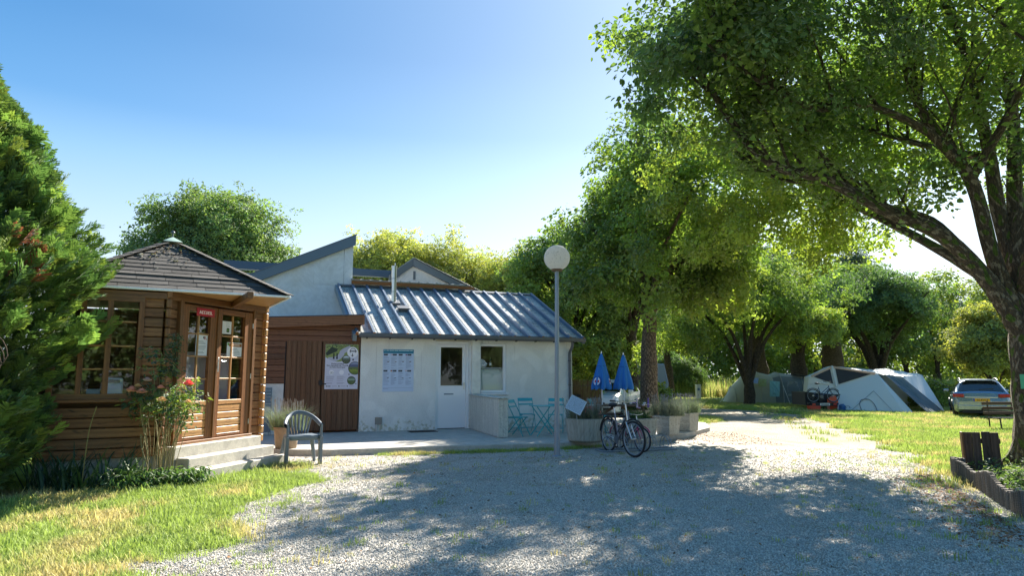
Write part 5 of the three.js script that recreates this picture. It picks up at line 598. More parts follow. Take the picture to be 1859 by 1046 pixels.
// ---------- rose bush and border plants by the kiosk ----------
{
  const b = thing('rose_bush', 'tall rose bush with pink and yellow blooms against the kiosk corner', 'rose bush', [-5.02, 0, -9.82]), r = rng(401), stemM = mat([.12, .15, .05], .8), canes = [], list = [], darkL = [];
  for (let k = 0; k < 34; k++) { const a = r() * 6.3, d = .26 * Math.sqrt(r()), x = Math.cos(a) * d, z = Math.sin(a) * d * .7, h = .7 + .75 * r() + (k < 6 ? .55 : 0), lx = x * 1.7 + (r() - .5) * .3 + .05, lz = z * 1.5; canes.push(tube([[x, -.02, z], [x * 1.1 + (r() - .5) * .08, h * .4, z * 1.1], [lerp(x, lx, .6) + (r() - .5) * .06, h * .75, lerp(z, lz, .6)], [lx, h, lz]], .007 - .003 * r(), 10, 5)); if (h > 1.0) for (let j = 0; j < 7; j++) list.push([sprayMatrix(V3(lx + (r() - .5) * .3, h - .3 * r() + .06, lz + (r() - .5) * .25), V3(r() - .5, 1, r() - .5), .35 + .3 * r(), r), tint(r() < .35 ? [.17, .24, .03] : [.05, .12, .03], .7 + .6 * r(), r)]); }
  put(b, 'canes', merge(canes), mat([.24, .2, .09], .8)); for (let k = 0; k < 26; k++) list.push([sprayMatrix(V3(.34 + .2 * (r() - .5), 1.3 + .45 * (r() - .5), .1 + .2 * (r() - .5)), V3(r() - .5, 1, r() - .5), .4, r), tint([.2, .27, .03], .8 + .5 * r(), r)]); for (let k = 0; k < 60; k++) list.push([sprayMatrix(V3(.12 * (r() - .5) - .02 + .12, 1.55 + .62 * r(), .1 * (r() - .5)), V3(r() - .5, 1, r() - .5), .35, r), tint([.05, .11, .03], .7 + .6 * r(), r)]);
  addCrown(b, list, [leafSpray(9, .13, .08, .22, 41), leafSpray(9, .12, .075, .24, 42)], 'leaves');
  const bloom = (s, seed) => { const q = rng(seed), f = []; for (let i = 0; i < 22; i++) { const a = i * 2.4, t = i / 22, rr = s * (.2 + .8 * t), tilt = lerp(1.3, .25, t), w = s * (.35 + .35 * t), y0 = s * (.1 - .05 * t), c = Math.cos(a), sn = Math.sin(a); const p = (u, v) => { const rad = rr * (.3 + .7 * v * Math.cos(tilt)), hh = y0 + s * .75 * v * Math.sin(tilt) + s * .1 * (q() - .5); return [c * rad - sn * u * w, hh, sn * rad + c * u * w]; }; const A = p(-.5, 0), B = p(.5, 0), C = p(.8, .6), D = p(-.8, .6), E = p(.35, 1), F = p(-.35, 1); f.push([A, B, C, D], [D, C, E, F]); } return polys(f); };
  const pk = mat([.88, .42, .33], .8, { side: THREE.DoubleSide, transmission: .3, thickness: 0 }), rd = mat([.85, .16, .14], .8, { side: THREE.DoubleSide, transmission: .3, thickness: 0 }), cream = mat([.78, .55, .28], .8, { side: THREE.DoubleSide, transmission: .3, thickness: 0 }), pal = mat([.72, .52, .52], .8, { side: THREE.DoubleSide, transmission: .3, thickness: 0 });
  [[-.3, 1.33, .3, .1, pk], [-.15, 1.31, .33, .09, pk], [-.12, 1.48, .26, .07, pal], [.46, 1.42, .24, .095, rd], [.16, 1.2, .36, .085, cream], [.5, 1.18, .3, .06, cream], [-.22, 1.4, .3, .06, cream], [.1, 1.38, .3, .06, pk]].forEach(([x, y, z, s, m], k) => put(b, 'flower', bloom(s, 500 + k), m, [x, y, z]));
  const iris = mat([.03, .085, .03], .6, { side: THREE.DoubleSide, transmission: .3, thickness: 0 }), irisB = mat([.10, .20, .04], .6, { side: THREE.DoubleSide, transmission: .4, thickness: 0 });
  [[-5.55, -9.62, .55, iris, 'dark iris clump at the right end of the kiosk border'], [-5.9, -9.42, .62, iris, 'dark iris clump under the middle of the kiosk window'], [-6.25, -9.22, .6, iris, 'dark iris clump nearest the conifer'], [-5.3, -9.6, .42, irisB, 'bright iris fan beside the rose canes'], [-6.05, -9.2, .5, iris, 'dark iris clump leaning out over the lawn']].forEach(([x, z, h, m, label], k) => { const c = thing('iris_plant', label, 'iris', [x, 0, z], 0, 'irises along the kiosk'); const g = tuft(34, h, .2, .032, 600 + k, .8); put(c, 'leaves', g, m); });
  const w = thing('weed_stalk', 'single tall seed stalk rising from the iris bed', 'weed', [-5.78, 0, -9.3]); put(w, 'stalk', tube([[0, 0, 0], [.02, .5, 0], [.05, .85, 0], [.12, 1.14, 0]], .007, 14, 5), mat([.25, .22, .08], .8)); put(w, 'leaf', tuft(9, .42, .05, .05, 620, 1.1), irisB);
  const rr = rng(55), ms = [], cs = []; for (let k = 0; k < 170; k++) { const t = rr(), x = lerp(-5.35, -4.45, t) + .25 * (rr() - .5), z = lerp(-9.55, -10.05, t) + .35 * (rr() - .3); ms.push(sprayMatrix(V3(x, .04 + .16 * rr(), z), V3(rr() - .5, 1, rr() - .5), .45 + .3 * rr(), rr)); cs.push(tint([.10, .19, .03], .7 + .6 * rr(), rr)); } stuff('ground_cover', 'leafy ground cover at the foot of the concrete steps', 'plants', leafSpray(10, .12, .06, .2, 43), foliage, ms, cs);
}

// ---------- tents ----------
// a cloth patch between four corners, sagging by s along n
function patch(a, b, c, d, s = 0, n = [0, -1, 0], N = 8) { const q = [], P = (u, v) => [0, 1, 2].map((k) => lerp(lerp(a[k], b[k], u), lerp(d[k], c[k], u), v) + n[k] * (s * 16 * u * (1 - u) * v * (1 - v) + .03 * n2(u * 5 + a[0] * 3, v * 5 + b[1] * 3) * (s ? 1 : 0))); for (let j = 0; j < N; j++) for (let i = 0; i < N; i++) q.push([P(i / N, j / N), P((i + 1) / N, j / N), P((i + 1) / N, (j + 1) / N), P(i / N, (j + 1) / N)]); return polys(q); }
const cloth = (c, t = .2) => mat(c, .85, { side: THREE.DoubleSide, transmission: t, thickness: 0 });
{
  const O = [15.8, 0, -29.6], q = ([x, y, z]) => [x - O[0], y, z - O[2]], t = thing('trailer_tent', 'long white canvas trailer tent with mesh windows and dark door flap', 'tent', O);
  const p = Object.fromEntries(Object.entries({ L0: [13.43, .83, -31], L1: [13.57, 1.52, -31], P: [14.62, 2.0, -31], L2: [14.39, .74, -30.5], V: [14.58, 1.08, -30.62], F0: [14.12, .0, -29.6], F1: [15.95, 0, -27.75], E1: [16.16, 1.66, -30], R1: [16.41, 1.84, -31], R2: [17.32, 1.9, -31.5], E2: [16.96, 1.52, -29.5], Q: [18.43, 1.6, -30.5], Q0: [18.09, 0, -28.5], M0: [17.18, 0, -28], D0: [16.35, 0, -27.72], Lb: [14.3, 1.5, -33.2], Pb: [15.4, 1.98, -33.2], Rb: [17.9, 1.8, -33.6], Qb: [19.4, 1.4, -33], Lg: [14.3, 0, -33.2], Qg: [19.6, 0, -33], L3: [14.2, .8, -33.2] }).map(([k, v]) => [k, q(v)]));
  const wh = cloth([.72, .72, .68]), roofM = cloth([.74, .72, .65]), dk = cloth([.13, .17, .19], .15), net = mat([.03, .026, .024], .7), peach = cloth([.6, .42, .32]);
  put(t, 'bed_end', patch(p.L0, p.L2, p.V, p.L1, .03, [0, 0, -1]), wh); put(t, 'front_panel', merge([patch(p.F0, p.F1, p.E1, p.V, .05, [-.4, 0, -.6], 10), polys([[p.L2, p.F0, p.V]])]), wh);
  put(t, 'gable', polys([[p.L1, p.V, p.P], [p.P, p.V, p.E1]]), wh); const mix = (a, b, c, u, v, w, dz = .03) => [0, 1, 2].map((k) => a[k] * u + b[k] * v + c[k] * w + (k === 2 ? dz : 0));
  const tri = (a, b, c, i) => [mix(a, b, c, 1 - 2 * i, i, i), mix(a, b, c, i, 1 - 2 * i, i), mix(a, b, c, i, i, 1 - 2 * i)];
  put(t, 'mesh_window', polys([tri(p.L1, p.V, p.P, .09)]), net); put(t, 'mesh_window', polys([tri(p.P, p.V, p.E1, .07)]), net); put(t, 'valance', merge([strip(mix(p.L1, p.P, p.V, .93, .05, .02, .06), mix(p.L1, p.P, p.V, .04, .92, .04, .06), .09, .02), strip(mix(p.P, p.E1, p.V, .93, .03, .04, .06), mix(p.P, p.E1, p.V, .04, .93, .03, .06), .09, .02)]), peach); put(t, 'window_post', merge([rod(mix(p.P, p.V, p.V, 1, 0, 0, .04), mix(p.P, p.V, p.V, 0, 1, 0, .04), .05, .05, 6)]), wh);
  put(t, 'roof', merge([patch(p.P, p.E1, p.R1, p.R1, .04), patch(p.P, p.R1, p.Rb, p.Pb, .06), patch(p.E1, p.E2, p.R2, p.R1, .05), patch(p.R1, p.R2, p.Rb, p.Rb, .05), patch(p.E2, p.Q, p.R2, p.R2, .05), patch(p.Q, p.Qb, p.Rb, p.R2, .06), patch(p.L1, p.P, p.Pb, p.Lb, .05)]), roofM);
  put(t, 'back_panel', polys([[p.Lg, p.Qg, p.Qb, p.Rb, p.Pb, p.Lb]]), wh); put(t, 'side_panel', merge([polys([[p.Q, p.Q0, p.Qg, p.Qb]]), polys([[p.L0, p.L1, p.Lb, p.L3]])]), wh);
  put(t, 'door_side', polys([[p.E1, p.F1, p.D0]]), wh); const e3 = mix(p.E1, p.E2, p.E2, .75, .25, 0, .08);
  put(t, 'door_flap', patch(e3, mix(p.D0, p.M0, p.M0, .35, .65, 0, .3), mix(p.M0, p.Q0, p.Q0, .6, .4, 0, .15), mix(p.E2, p.E2, p.E2, 1, 0, 0, .06), .06, [0, -.5, -.5]), dk); put(t, 'awning_panel', polys([[p.E2, p.M0, p.Q0]]), dk); put(t, 'awning_side', polys([[p.E2, mix(p.E2, p.Q0, p.Q0, .2, .8, 0, .03), mix(p.Q0, p.Q0, p.Q0, 1, 0, 0, .02), p.Q]]), wh);
  put(t, 'arch_flap', tube([[0, 0, 0], [0, .45, 0], [.16, .62, 0], [.5, .62, 0], [.66, .45, 0], [.66, 0, 0]].map(([u, y]) => { const f = .38 + u * .35, b = [0, 1, 2].map((k) => lerp(p.F0[k], p.F1[k], f)), tt = [0, 1, 2].map((k) => lerp(p.V[k], p.E1[k], f)), v = y / 1.55; return [0, 1, 2].map((k) => lerp(b[k], tt[k], v) + (k === 2 ? .05 : 0)); }), .014, 40, 5), M.zinc);
  const guy = mix(p.F0, p.F1, p.E1, .25, .2, .55, .08); put(t, 'guy_rope', merge([rod(guy, mix(p.F0, p.F1, p.F1, .85, .15, 0, .12), .008, .008, 4), rod(guy, mix(p.F0, p.F1, p.F1, .15, .85, 0, .12), .008, .008, 4), rod(e3, [p.D0[0] + .5, 0, p.D0[2] + .5], .008, .008, 4), rod(p.Q, [p.Q[0] + 1.4, .9, p.Q[2] + .2], .01, .01, 4)]), M.zinc); put(t, 'maker_mark', merge([new THREE.TorusGeometry(.05, .008, 5, 18).scale(1.6, 1, 1).translate(0, 0, 0), cbox(.06, .012, .006, .12, -.02, 0)]), M.zinc, [p.F0[0] + .38, .22, p.F0[2] + .12], R(-40));
  put(t, 'ground_skirt', strip([p.F0[0], .05, p.F0[2]], [p.F1[0], .05, p.F1[2]], .1, .02), cloth([.2, .22, .22], 0));
  const tr = part(t, 'trailer'); put(tr, 'box', cbox(1.5, .6, 1.5, p.L0[0] + .75, .52, p.L0[2] - .95), M.black); put(tr, 'tail_lamp', cbox(.16, .11, .03, p.L2[0] - .18, .5, p.L2[2] + .36), mat([.45, .02, .02], .3)); put(tr, 'lamp_frame', cbox(.26, .17, .02, p.L2[0] - .18, .5, p.L2[2] + .34), M.steel); put(tr, 'rear_panel', cbox(1.1, .5, .05, p.L2[0] - .2, .5, p.L2[2] + .3), M.black); put(tr, 'wheel', new THREE.TorusGeometry(.2, .08, 8, 24).rotateY(PI / 2).translate(p.L2[0] + .1, .28, p.L2[2] - .5), M.rubber);
  // loaded carrier with a racing bicycle in front of the trailer
  const c = thing('bicycle_carrier', 'bicycle carrier with red boxes and a number plate behind the trailer', 'carrier', [13.55, 0, -29.75]); put(c, 'beam', cbox(1.3, .07, .22, 0, .36, 0), M.black); put(c, 'lamp_bar', cbox(1.15, .12, .05, 0, .32, .14), M.black); put(c, 'number_plate', cbox(.42, .1, .01, .02, .33, .175), mat([.7, .72, .72], .4)); put(c, 'plate_text', cbox(.34, .05, .004, .02, .33, .183), M.zinc); for (const s of [-1, 1]) put(c, 'lamp', cbox(.14, .08, .02, s * .46, .33, .175), mat([.5, .03, .02], .3)); put(c, 'red_box', slab([[-.2, 0], [.22, .03], [.26, .24], [-.24, .26]], .28).translate(-.42, .02, -.1), mat([.62, .05, .02], .45)); put(c, 'red_guard', slab([[0, 0], [.35, .1], [.4, .4], [.28, .62], [.02, .5]], .22).translate(.28, .08, -.2), mat([.66, .07, .02], .45)); put(c, 'support_leg', merge([rod([0, 0, 0], [.08, .35, 0], .02), rod([.2, 0, .0], [.1, .35, 0], .02)]), M.black);
  bicycle('racing_bicycle', 'dark racing bicycle standing on the trailer carrier', [13.1, .41, -29.62], R(4), { k: .85, frame: mat([.03, .07, .16], .3), stays: mat([.03, .07, .16], .3), fork: M.black });
  solo('blue_jerrycan', 'blue water can leaning under the trailer corner', 'water can', merge([cbox(.26, .3, .18, 0, .17, 0, .03), cyl(.03, .03, .05, .07, .31, 0, 10), cbox(.12, .03, .04, -.04, .34, 0)]), mat([.02, .1, .26], .5), [14.2, 0, -29.35], R(25)); solo('folded_awning', 'blue folded camp chair standing between the two tents', 'camp chair', merge([cbox(.5, .75, .06, 0, .6, 0), cbox(.5, .06, .4, 0, .35, .2), rod([-.22, 0, .38], [-.22, .9, -.05], .015), rod([.22, 0, .38], [.22, .9, -.05], .015), rod([-.22, 0, -.2], [-.22, .4, .35], .015), rod([.22, 0, -.2], [.22, .4, .35], .015)]), mat([.01, .11, .34], .7), [14.6, 0, -33.2], R(-20));
}
{
  const O = [14.3, 0, -38.2], t = thing('tunnel_tent', 'olive grey tunnel tent with hanging laundry behind the forked tree', 'tent', O, R(-8));
  const st = [[-2.35, .1, .8], [-1.9, .95, 1.3], [-1.3, 1.55, 1.55], [-.6, 1.78, 1.6], [.1, 1.62, 1.6], [.5, 1.74, 1.65], [1.1, 1.66, 1.6], [1.6, 1.62, 1.5], [2.2, 1.42, 1.3]], ol = cloth([.48, .47, .36], .3), dk = cloth([.2, .22, .22], .25), pale = cloth([.42, .42, .38], .3);
  const arcPt = (s, f) => { const a = f * PI, c = Math.cos(a), sn = Math.sin(a); return [s[0], s[1] * Math.pow(sn, .6), s[2] * Math.sign(c) * Math.pow(Math.abs(c), .8)]; };
  st.slice(0, -1).forEach((s, i) => { const f = [], n = st[i + 1]; for (let k = 0; k < 16; k++) f.push([arcPt(s, k / 16), arcPt(s, (k + 1) / 16), arcPt(n, (k + 1) / 16), arcPt(n, k / 16)]); const lowN = f.filter((_, k) => k > 10 || k < 5), topN = f.filter((_, k) => k <= 10 && k >= 5); put(t, 'side_cloth', polys(lowN), i < 4 ? ol : dk); put(t, 'top_cloth', polys(topN), i < 4 ? ol : pale); });
  for (const i of [1, 3, 5, 7]) put(t, 'pole_sleeve', tube(Array.from({ length: 13 }, (_, k) => arcPt([st[i][0], st[i][1] + .015, st[i][2] + .015], k / 12)), .022, 40, 5), i > 3 ? pale : ol);
  put(t, 'end_panel', polys([Array.from({ length: 13 }, (_, k) => arcPt(st[8], k / 12))]), dk); put(t, 'canopy', patch([1.2, 1.66, 1.2], [3.1, 1.45, 1.1], [3.1, 1.5, -1], [1.2, 1.66, -1], .05), cloth([.2, .2, .19])); put(t, 'canopy_pole', rod([3.05, 0, 1.1], [3.05, 1.47, 1.1], .015), M.steel); put(t, 'window', patch([.7, .5, 1.66], [1.45, .45, 1.6], [1.3, 1.25, 1.36], [.75, 1.3, 1.42], -.05, [0, 0, 1]), cloth([.3, .31, .29])); put(t, 'guy_rope', merge([rod([-2.2, .7, .9], [-2.9, 0, 1.4], .012, .012, 4), rod([.5, 1.2, 1.4], [.6, 0, 2.6], .01, .01, 4)]), M.white);
  const towel = (label, c, x, y, w, h) => { const g = patch([0, 0, 0], [w, -.05, 0], [w * .85, -h, .05], [-w * .1, -h, .05], .05, [0, 0, 1]); solo('towel', label, 'towel', g, cloth(c, .3), [O[0] + x, y, O[2] + 1.62], 0, 'laundry on the olive tent'); }; towel('blue and white patterned towel drying on the olive tent', [.35, .48, .75], -1.55, 1.5, .55, .35); towel('green and orange cloth drying on the olive tent', [.38, .44, .2], -1.0, 1.42, .42, .42); towel('pale turquoise towel hanging lowest on the olive tent', [.32, .6, .62], -.42, 1.3, .55, .85);
  const ky = thing('yellow_board', 'yellow paddle board standing between the tents', 'paddle board', [16.95, 0, -37.2], R(10)); const sh = new THREE.Shape(); sh.moveTo(-.12, 0); sh.quadraticCurveTo(-.26, .9, 0, 1.75); sh.quadraticCurveTo(.26, .9, .12, 0); sh.closePath(); const bd = put(ky, 'deck', new THREE.ExtrudeGeometry(sh, { depth: .05, bevelEnabled: true, bevelSize: .02, bevelThickness: .02 }), mat([.62, .36, .02], .4)); bd.rotation.z = .3; put(ky, 'fin', cbox(.02, .12, .16, 0, .2, -.08), M.black);
}
// ---------- cars ----------
function car(name, label, pos, heading, paint, plate, o = {}) { // rear at x = 0, front towards +x
  const c = thing(name, label, 'car', pos, heading), st = [[0, .70, .42, .60, .62, .6], [.03, .80, .32, .74, .76, .66], [.07, .86, .25, .88, .91, .7], [.13, .88, .22, .93, .99, .72], [.46, .89, .21, .95, 1.33, .60], [.62, .89, .21, .95, 1.385, .60], [1.1, .90, .2, .95, 1.42, .62], [2.0, .90, .2, .94, 1.43, .62], [2.55, .90, .2, .92, 1.40, .61], [2.9, .90, .2, .91, 1.27, .62], [3.4, .89, .2, .90, .96, .72], [3.8, .88, .2, .86, .92, .74], [4.15, .86, .21, .80, .85, .72], [4.35, .80, .25, .70, .75, .66], [4.43, .68, .34, .58, .6, .55]];
  const sec = ([x, w, yb, yl, yr, wr]) => [[0, yb], [w * .84, yb], [w * .96, yb + .07], [w, lerp(yb, yl, .45)], [w * .985, lerp(yb, yl, .8)], [w * .955, yl], [lerp(w * .955, wr, .5), lerp(yl, yr, .52)], [wr, yr - .1 * (yr - yl)], [wr * .88, yr - .005], [wr * .45, yr + .018], [0, yr + .022]].map(([z, y]) => [x, y, z]);
  const S = st.map(sec), faces = (i0, i1, j0, j1, off = 0, only) => { const f = []; for (let i = i0; i < i1; i++) for (let j = j0; j < j1; j++) for (const s of [1, -1]) { if (only && s !== only) continue; const m = (p) => [p[0], p[1] + (j >= 7 ? off : 0), s * (p[2] + (j < 7 ? off : 0))]; const q = [m(S[i][j]), m(S[i + 1][j]), m(S[i + 1][j + 1]), m(S[i][j + 1])]; f.push(s > 0 ? q : q.reverse()); } return f; };
  const body = polys([...faces(0, 14, 0, 10), ...[0, 14].map((i) => [...S[i], ...S[i].slice(1, -1).reverse().map(([x, y, z]) => [x, y, -z])])]); put(c, 'body', body, paint);
  const gl = mat([.012, .016, .02], .04, { clearcoat: 1 }); const patch2 = (name2, quads) => put(c, name2, polys(quads), gl);
  patch2('rear_window', faces(3, 4, 6, 10, .012).map((q) => q.map(([x, y, z]) => [x - .012, y, z * .96]))); patch2('windscreen', faces(9, 10, 7, 10, .012)); for (const s of [1, -1]) { patch2('side_window', faces(5, 6, 5, 7, .006, s)); patch2('side_window', faces(6, 7, 5, 7, .006, s)); patch2('side_window', faces(7, 9, 5, 7, .006, s)); }
  for (const x of [.82, 3.55]) for (const s of [1, -1]) { const w = part(c, 'wheel', [x, .31, s * .8]); put(w, 'tyre', new THREE.TorusGeometry(.235, .085, 12, 32), M.rubber); put(w, 'rim', merge([cyl(.2, .2, .05, 0, -.025 + s * .05, 0, 24).rotateX(PI / 2), new THREE.TorusGeometry(.2, .02, 6, 24).translate(0, 0, s * .06)]), M.galv); put(c, 'wheel_arch', new THREE.TorusGeometry(.33, .03, 6, 24, PI).translate(x, .31, s * .885), M.black); }
  const redL = mat([.38, .008, .012], .2, { clearcoat: 1 }), lampW = mat([.75, .78, .8], .1, { clearcoat: 1 });
  for (const s of [1, -1]) { const tl = put(c, 'tail_light', cbox(.1, .13, .36, 0, 0, 0, .02), redL, [.055, .84, s * .69]); tl.rotation.y = s * .22; const hl = put(c, 'headlight', cbox(.24, .12, .34, 0, 0, 0, .03), lampW, [4.22, .68, s * .62]); hl.rotation.y = s * -.55; put(c, 'mirror', cbox(.1, .11, .2, 2.78, .98, s * .99, .03), paint); put(c, 'reflector', cbox(.02, .05, .2, .022, .37, s * .6), redL); put(c, 'roof_rail', tube([[.7, 1.40, s * .58], [1.1, 1.455, s * .58], [2.2, 1.46, s * .58], [2.6, 1.40, s * .57]], .016, 20, 6), M.steel); put(c, 'door_handle', cbox(.2, .03, .02, 1.3, .8, s * .9), M.steel); }
  const plateT = canvasTex(256, 60, (x, w, h) => { x.fillStyle = '#e0a21a'; x.fillRect(0, 0, w, h); x.fillStyle = '#22409a'; x.fillRect(0, 0, 26, h); x.fillStyle = '#1c1a10'; x.font = 'bold 44px sans-serif'; x.textAlign = 'center'; x.fillText(plate, 142, 46); }), pm = new THREE.MeshPhysicalMaterial({ map: plateT, roughness: .4 });
  put(c, 'rear_bumper', cbox(.1, .2, 1.5, .03, .4, 0, .04), paint); put(c, 'bumper_inset', cbox(.05, .12, 1.2, .03, .26, 0), M.black); put(c, 'number_plate', cbox(.012, .115, .52, -.004, .68, 0), M.white); put(c, 'plate_print', new THREE.PlaneGeometry(.51, .108).rotateY(-PI / 2).translate(-.012, .68, 0), pm); put(c, 'trim_strip', cbox(.02, .025, 1.0, .03, .775, 0), M.steel); put(c, 'spoiler', cbox(.26, .035, 1.12, .46, 1.395, 0, .012), paint); put(c, 'wiper', strip([.14, 1.05, -.05], [.18, 1.09, .4], .03, .015, [1, 0, 0]), M.black); put(c, 'tow_ball', new THREE.SphereGeometry(.035, 10, 8).translate(-.06, .36, 0), M.black);
  put(c, 'grille', cbox(.05, .12, .8, 4.42, .55, 0, .02), M.black); put(c, 'badge', cyl(.05, .05, .02, 0, 0, 0, 14).rotateZ(-PI / 2).translate(o.rearBadge ? -.0 : 4.44, o.rearBadge ? .86 : .6, 0), M.steel); put(c, 'front_plate', cbox(.012, .11, .5, 4.46, .42, 0), mat([.75, .5, .05], .4)); put(c, 'front_intake', cbox(.05, .14, 1.1, 4.42, .36, 0, .02), M.black); return c;
}
car('station_wagon', 'silver estate car with a yellow number plate parked on the grass', [17.15, 0, -24.9], R(59), mat([.22, .28, .35], .26, { metalness: .7, clearcoat: 1, clearcoatRoughness: .05 }), 'ZS-814-T');
car('white_car', 'white car parked behind the blue parasols', [4.6, 0, -28.6], R(-112), mat([.72, .74, .76], .2, { clearcoat: 1 }), '');
{
  const v = thing('caravan', 'blue grey caravan standing in the shade behind the white car', 'caravan', [5.4, 0, -34.5], R(6)); put(v, 'body', slab([[-1.9, .45], [1.9, .45], [2.0, 1.2], [1.8, 2.15], [-1.7, 2.2], [-2.0, 1.3]], 1.9, .06), mat([.2, .25, .32], .5)); put(v, 'window', cbox(1.0, .5, .03, .4, 1.5, 1.9), mat([.02, .025, .03], .1)); put(v, 'stripe', cbox(3.6, .12, .02, 0, .95, 1.9), mat([.06, .1, .2], .5)); put(v, 'wheel', new THREE.TorusGeometry(.2, .08, 8, 24).translate(0, .28, 1.8), M.rubber); put(v, 'drawbar', rod([-1.9, .42, .9], [-3, .42, .9], .04), M.black);
}
// ---------- campsite posts, bench, bin screen, stake edging ----------
function post(label, x, z, h) { const p = thing('service_post', label, 'post', [x, 0, z]); put(p, 'post', cbox(.3, h, .22, 0, h / 2, 0, .02), mat([.6, .58, .52], .8)); put(p, 'cap', cbox(.34, .06, .26, 0, h + .03, 0, .015), mat([.66, .64, .6], .7)); put(p, 'socket', cbox(.14, .16, .03, 0, h * .75, .12), mat([.1, .16, .26], .6)); }
post('white service post standing on the shaded grass', 11.9, -43.5, .95);
solo('white_stone', 'flat white marker stone on the shaded grass beside the service post', 'stone', new THREE.SphereGeometry(.3, 14, 8).scale(1.4, .3, .8), mat([.65, .66, .68], .9), [13.0, .05, -43.2]);
{
  const b = thing('park_bench', 'brown slatted park bench beside the great trunk', 'bench', [14.3, 0, -19.6], R(4)); b.scale.setScalar(.88); for (let k = 0; k < 3; k++) put(b, 'back_slat', cbox(1.6, .1, .035, 0, .56 + k * .155, -.16 - k * .02), darkWood[k]); for (let k = 0; k < 3; k++) put(b, 'seat_slat', cbox(1.7, .03, .11, 0, .42, -.02 + k * .13), greyWood[k]); for (const s of [-1, 1]) put(b, 'leg', merge([strip([s * .62, 0, .34], [s * .58, .41, .24], .035, .03, [1, 0, 0]), strip([s * .62, 0, -.16], [s * .6, .95, -.22], .04, .03, [1, 0, 0]), cbox(.03, .03, .42, s * .6, .4, .08)]), M.black);
  const f = thing('bin_screen', 'dark plank screen standing inside the stake edging', 'screen', [7.36, .02, -10.8], R(-24)); [[-.33, .0], [-.19, .0], [-.05, .0], [.105, .01], [.245, .0]].forEach(([x, y], k) => { if (k === 0) return; put(f, 'plank', cbox(.135, .58, .03, x, .29 + y, 0, .004), darkWood[k % 4]); }); put(f, 'side_plank', cbox(.03, .58, .14, -.27, .29, -.085, .004), woodTones([.3, .18, .08], 1, tWood, .1)[0]); put(f, 'batten', merge([cbox(.6, .07, .03, .04, .46, -.032), cbox(.6, .07, .03, .04, .16, -.032)]), darkWood[0]); f.rotation.x = -.03; f.scale.set(.82, 1.12, 1);
  const e = thing('stake_edging', 'wavy edging of grey wooden stakes round the planted bed', 'edging', [6.75, 0, -10.5]), c = new THREE.CatmullRomCurve3([[.35, 0, -.35], [.05, 0, -.15], [-.1, 0, .4], [-.42, 0, 1.2], [-.75, 0, 1.95], [-1.1, 0, 2.85], [-1.3, 0, 3.9], [-1.2, 0, 5]].map((p) => V3(...p))), n = 92, r = rng(71), grey = woodTones([.20, .175, .15], 5, tWood, .25, .9); for (let k = 0; k < n; k++) { const q = c.getPointAt(k / n), h = .24 + .05 * Math.sin(k * .23) + .02 * r(); put(e, 'stake', cyl(.031, .031, h + .04, 0, -.03, 0, 8), grey[r() * 5 | 0], [q.x + .006 * (r() - .5), 0, q.z]); }
  const bed = polys([[[6.95, .09, -10.7], [6.7, .09, -10.2], [6.4, .09, -9.4], [6.05, .09, -8.6], [5.75, .09, -7.7], [5.6, .09, -6.5], [9.5, .09, -6.5], [9.5, .09, -10.9]]]); structure('planting_bed', bed, M.soil);
  const ms = [], cs = [], q = rng(81); for (let k = 0; k < 520; k++) { const x = 6.2 + 2.6 * q(), z = -10.6 + 3.2 * q(); if (x < 7.0 - (z + 10.6) * .45 + .1) continue; ms.push(sprayMatrix(V3(x, .12 + .2 * q() * q() * (1.3 - .3 * (z + 10.6)), z), V3(q() - .5, 1, q() - .5), .4 + .3 * q(), q)); cs.push(tint([.10, .17, .03], .6 + .7 * q(), q)); } stuff('bed_plants', 'low ivy and leafy plants filling the staked bed', 'plants', leafSpray(11, .12, .08, .2, 44), foliage, ms, cs);
  const rk = thing('flat_rock', 'flat grey slab lying in the planted bed', 'rock', [6.75, .1, -8.7], R(20)); put(rk, 'slab', slab([[-.35, -.2], [.3, -.25], [.42, .1], [.1, .25], [-.38, .18]], .05, .012).rotateX(-PI / 2), M.planter);
}
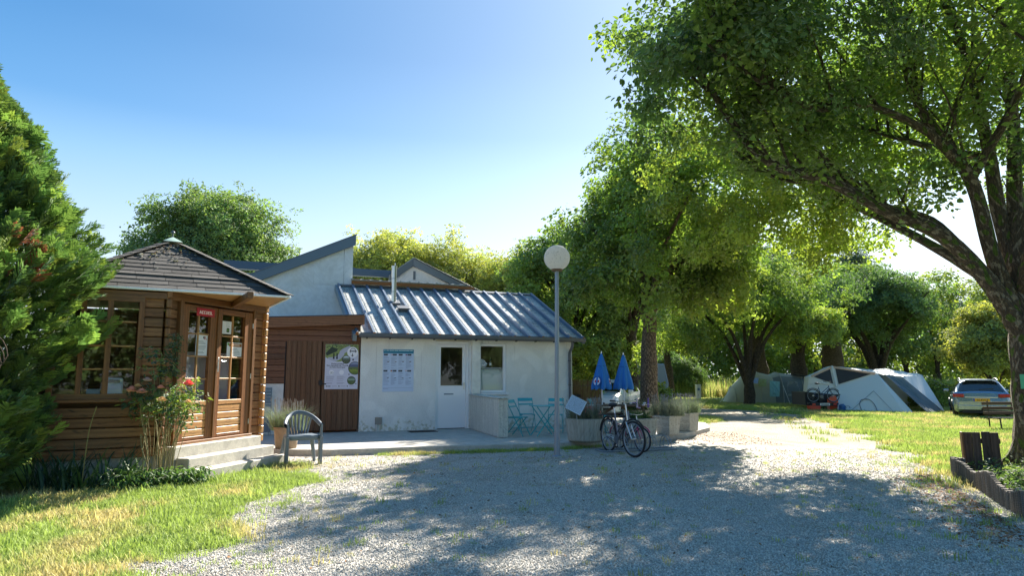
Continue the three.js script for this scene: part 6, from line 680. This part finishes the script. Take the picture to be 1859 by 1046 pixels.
// ---------- two people far across the grass ----------
{
  const person = (label, x, z, turn, shirt, legs) => {
    const J = [[[0, .93, 0], [0, 1.4, 0], .14, .155], [[0, 1.4, 0], [0, 1.52, .01], .06, .055], [[.09, .9, 0], [.1, .48, .02], .085, .06], [[.1, .48, .02], [.1, .06, -.02], .058, .04], [[-.09, .9, 0], [-.1, .48, .02], .085, .06], [[-.1, .48, .02], [-.1, .06, -.02], .058, .04], [[.1, .04, -.02], [.1, .035, .14], .045, .04], [[-.1, .04, -.02], [-.1, .035, .14], .045, .04], [[.18, 1.36, 0], [.24, 1.08, .0], .055, .042], [[.24, 1.08, 0], [.2, .86, .12], .04, .034], [[-.18, 1.36, 0], [-.24, 1.08, 0], .055, .042], [[-.24, 1.08, 0], [-.2, .86, .12], .04, .034], [[0, 1.6, .01], [0, 1.66, .02], .095, .1]];
    const sd = (p) => { let d = 9; for (const [a, b, r0, r1] of J) { const A = V3(...a), B = V3(...b), ab = B.clone().sub(A), t = clamp(p.clone().sub(A).dot(ab) / ab.lengthSq()), e = p.distanceTo(A.addScaledVector(ab, t)) - lerp(r0, r1, t), h = clamp(.5 + .5 * (d - e) / .04); d = lerp(d, e, h) - .04 * h * (1 - h); } return d; };
    const P = []; const nx = 22, ny = 64, nz = 20, lo = [-.36, -.02, -.26], cell = [.72 / nx, 1.82 / ny, .52 / nz]; // blocky cells smoothed by projecting corners onto the surface
    const ins = (i, j, k) => i >= 0 && j >= 0 && k >= 0 && i < nx && j < ny && k < nz && F[(i * ny + j) * nz + k] < 0; const F = new Float32Array(nx * ny * nz); for (let i = 0; i < nx; i++) for (let j = 0; j < ny; j++) for (let k = 0; k < nz; k++) F[(i * ny + j) * nz + k] = sd(V3(lo[0] + (i + .5) * cell[0], lo[1] + (j + .5) * cell[1], lo[2] + (k + .5) * cell[2]));
    const memo = new Map(), corner = (i, j, k) => { const id = (i * 99 + j) * 99 + k; if (memo.has(id)) return memo.get(id); const p = V3(lo[0] + i * cell[0], lo[1] + j * cell[1], lo[2] + k * cell[2]); for (let s = 0; s < 3; s++) { const d = sd(p), e = .01, g = V3(sd(V3(p.x + e, p.y, p.z)) - d, sd(V3(p.x, p.y + e, p.z)) - d, sd(V3(p.x, p.y, p.z + e)) - d).normalize(); p.addScaledVector(g, -d * .9); } const v = [p.x, p.y, p.z]; memo.set(id, v); return v; };
    const quads = []; for (let i = 0; i < nx; i++) for (let j = 0; j < ny; j++) for (let k = 0; k < nz; k++) { if (!ins(i, j, k)) continue; const f = (a, b, c, d) => quads.push([a, b, c, d].map((q) => corner(i + q[0], j + q[1], k + q[2]))); if (!ins(i + 1, j, k)) f([1, 0, 0], [1, 1, 0], [1, 1, 1], [1, 0, 1]); if (!ins(i - 1, j, k)) f([0, 0, 0], [0, 0, 1], [0, 1, 1], [0, 1, 0]); if (!ins(i, j + 1, k)) f([0, 1, 0], [0, 1, 1], [1, 1, 1], [1, 1, 0]); if (!ins(i, j - 1, k)) f([0, 0, 0], [1, 0, 0], [1, 0, 1], [0, 0, 1]); if (!ins(i, j, k + 1)) f([0, 0, 1], [1, 0, 1], [1, 1, 1], [0, 1, 1]); if (!ins(i, j, k - 1)) f([0, 0, 0], [0, 1, 0], [1, 1, 0], [1, 0, 0]); }
    const g = polys(quads), pa = g.attributes.position, C = []; for (let i = 0; i < pa.count; i++) { const y = pa.getY(i), x0 = Math.abs(pa.getX(i)); const c = y > 1.47 ? (y > 1.66 || pa.getZ(i) < -.02 ? [.05, .03, .02] : [.42, .26, .18]) : y > .94 && !(x0 > .2 && y < 1.1) ? shirt : x0 > .17 && y > .8 ? [.42, .26, .18] : y < .07 ? [.05, .05, .05] : legs; C.push(...c); } g.setAttribute('color', new THREE.Float32BufferAttribute(C, 3));
    const o = thing('person', label, 'person', [x, 0, z], turn); put(o, 'body', g, new THREE.MeshPhysicalMaterial({ vertexColors: true, roughness: .85 }));
  };
  person('person in dark clothes standing on the grass beside the lime trunk', 8.55, -46.5, R(30), [.02, .02, .025], [.03, .03, .04]); person('person in a pale blue shirt standing just right of the lime trunk', 9.95, -46.6, R(-20), [.4, .55, .75], [.04, .06, .12]);
}

renderer.render(scene, camera);
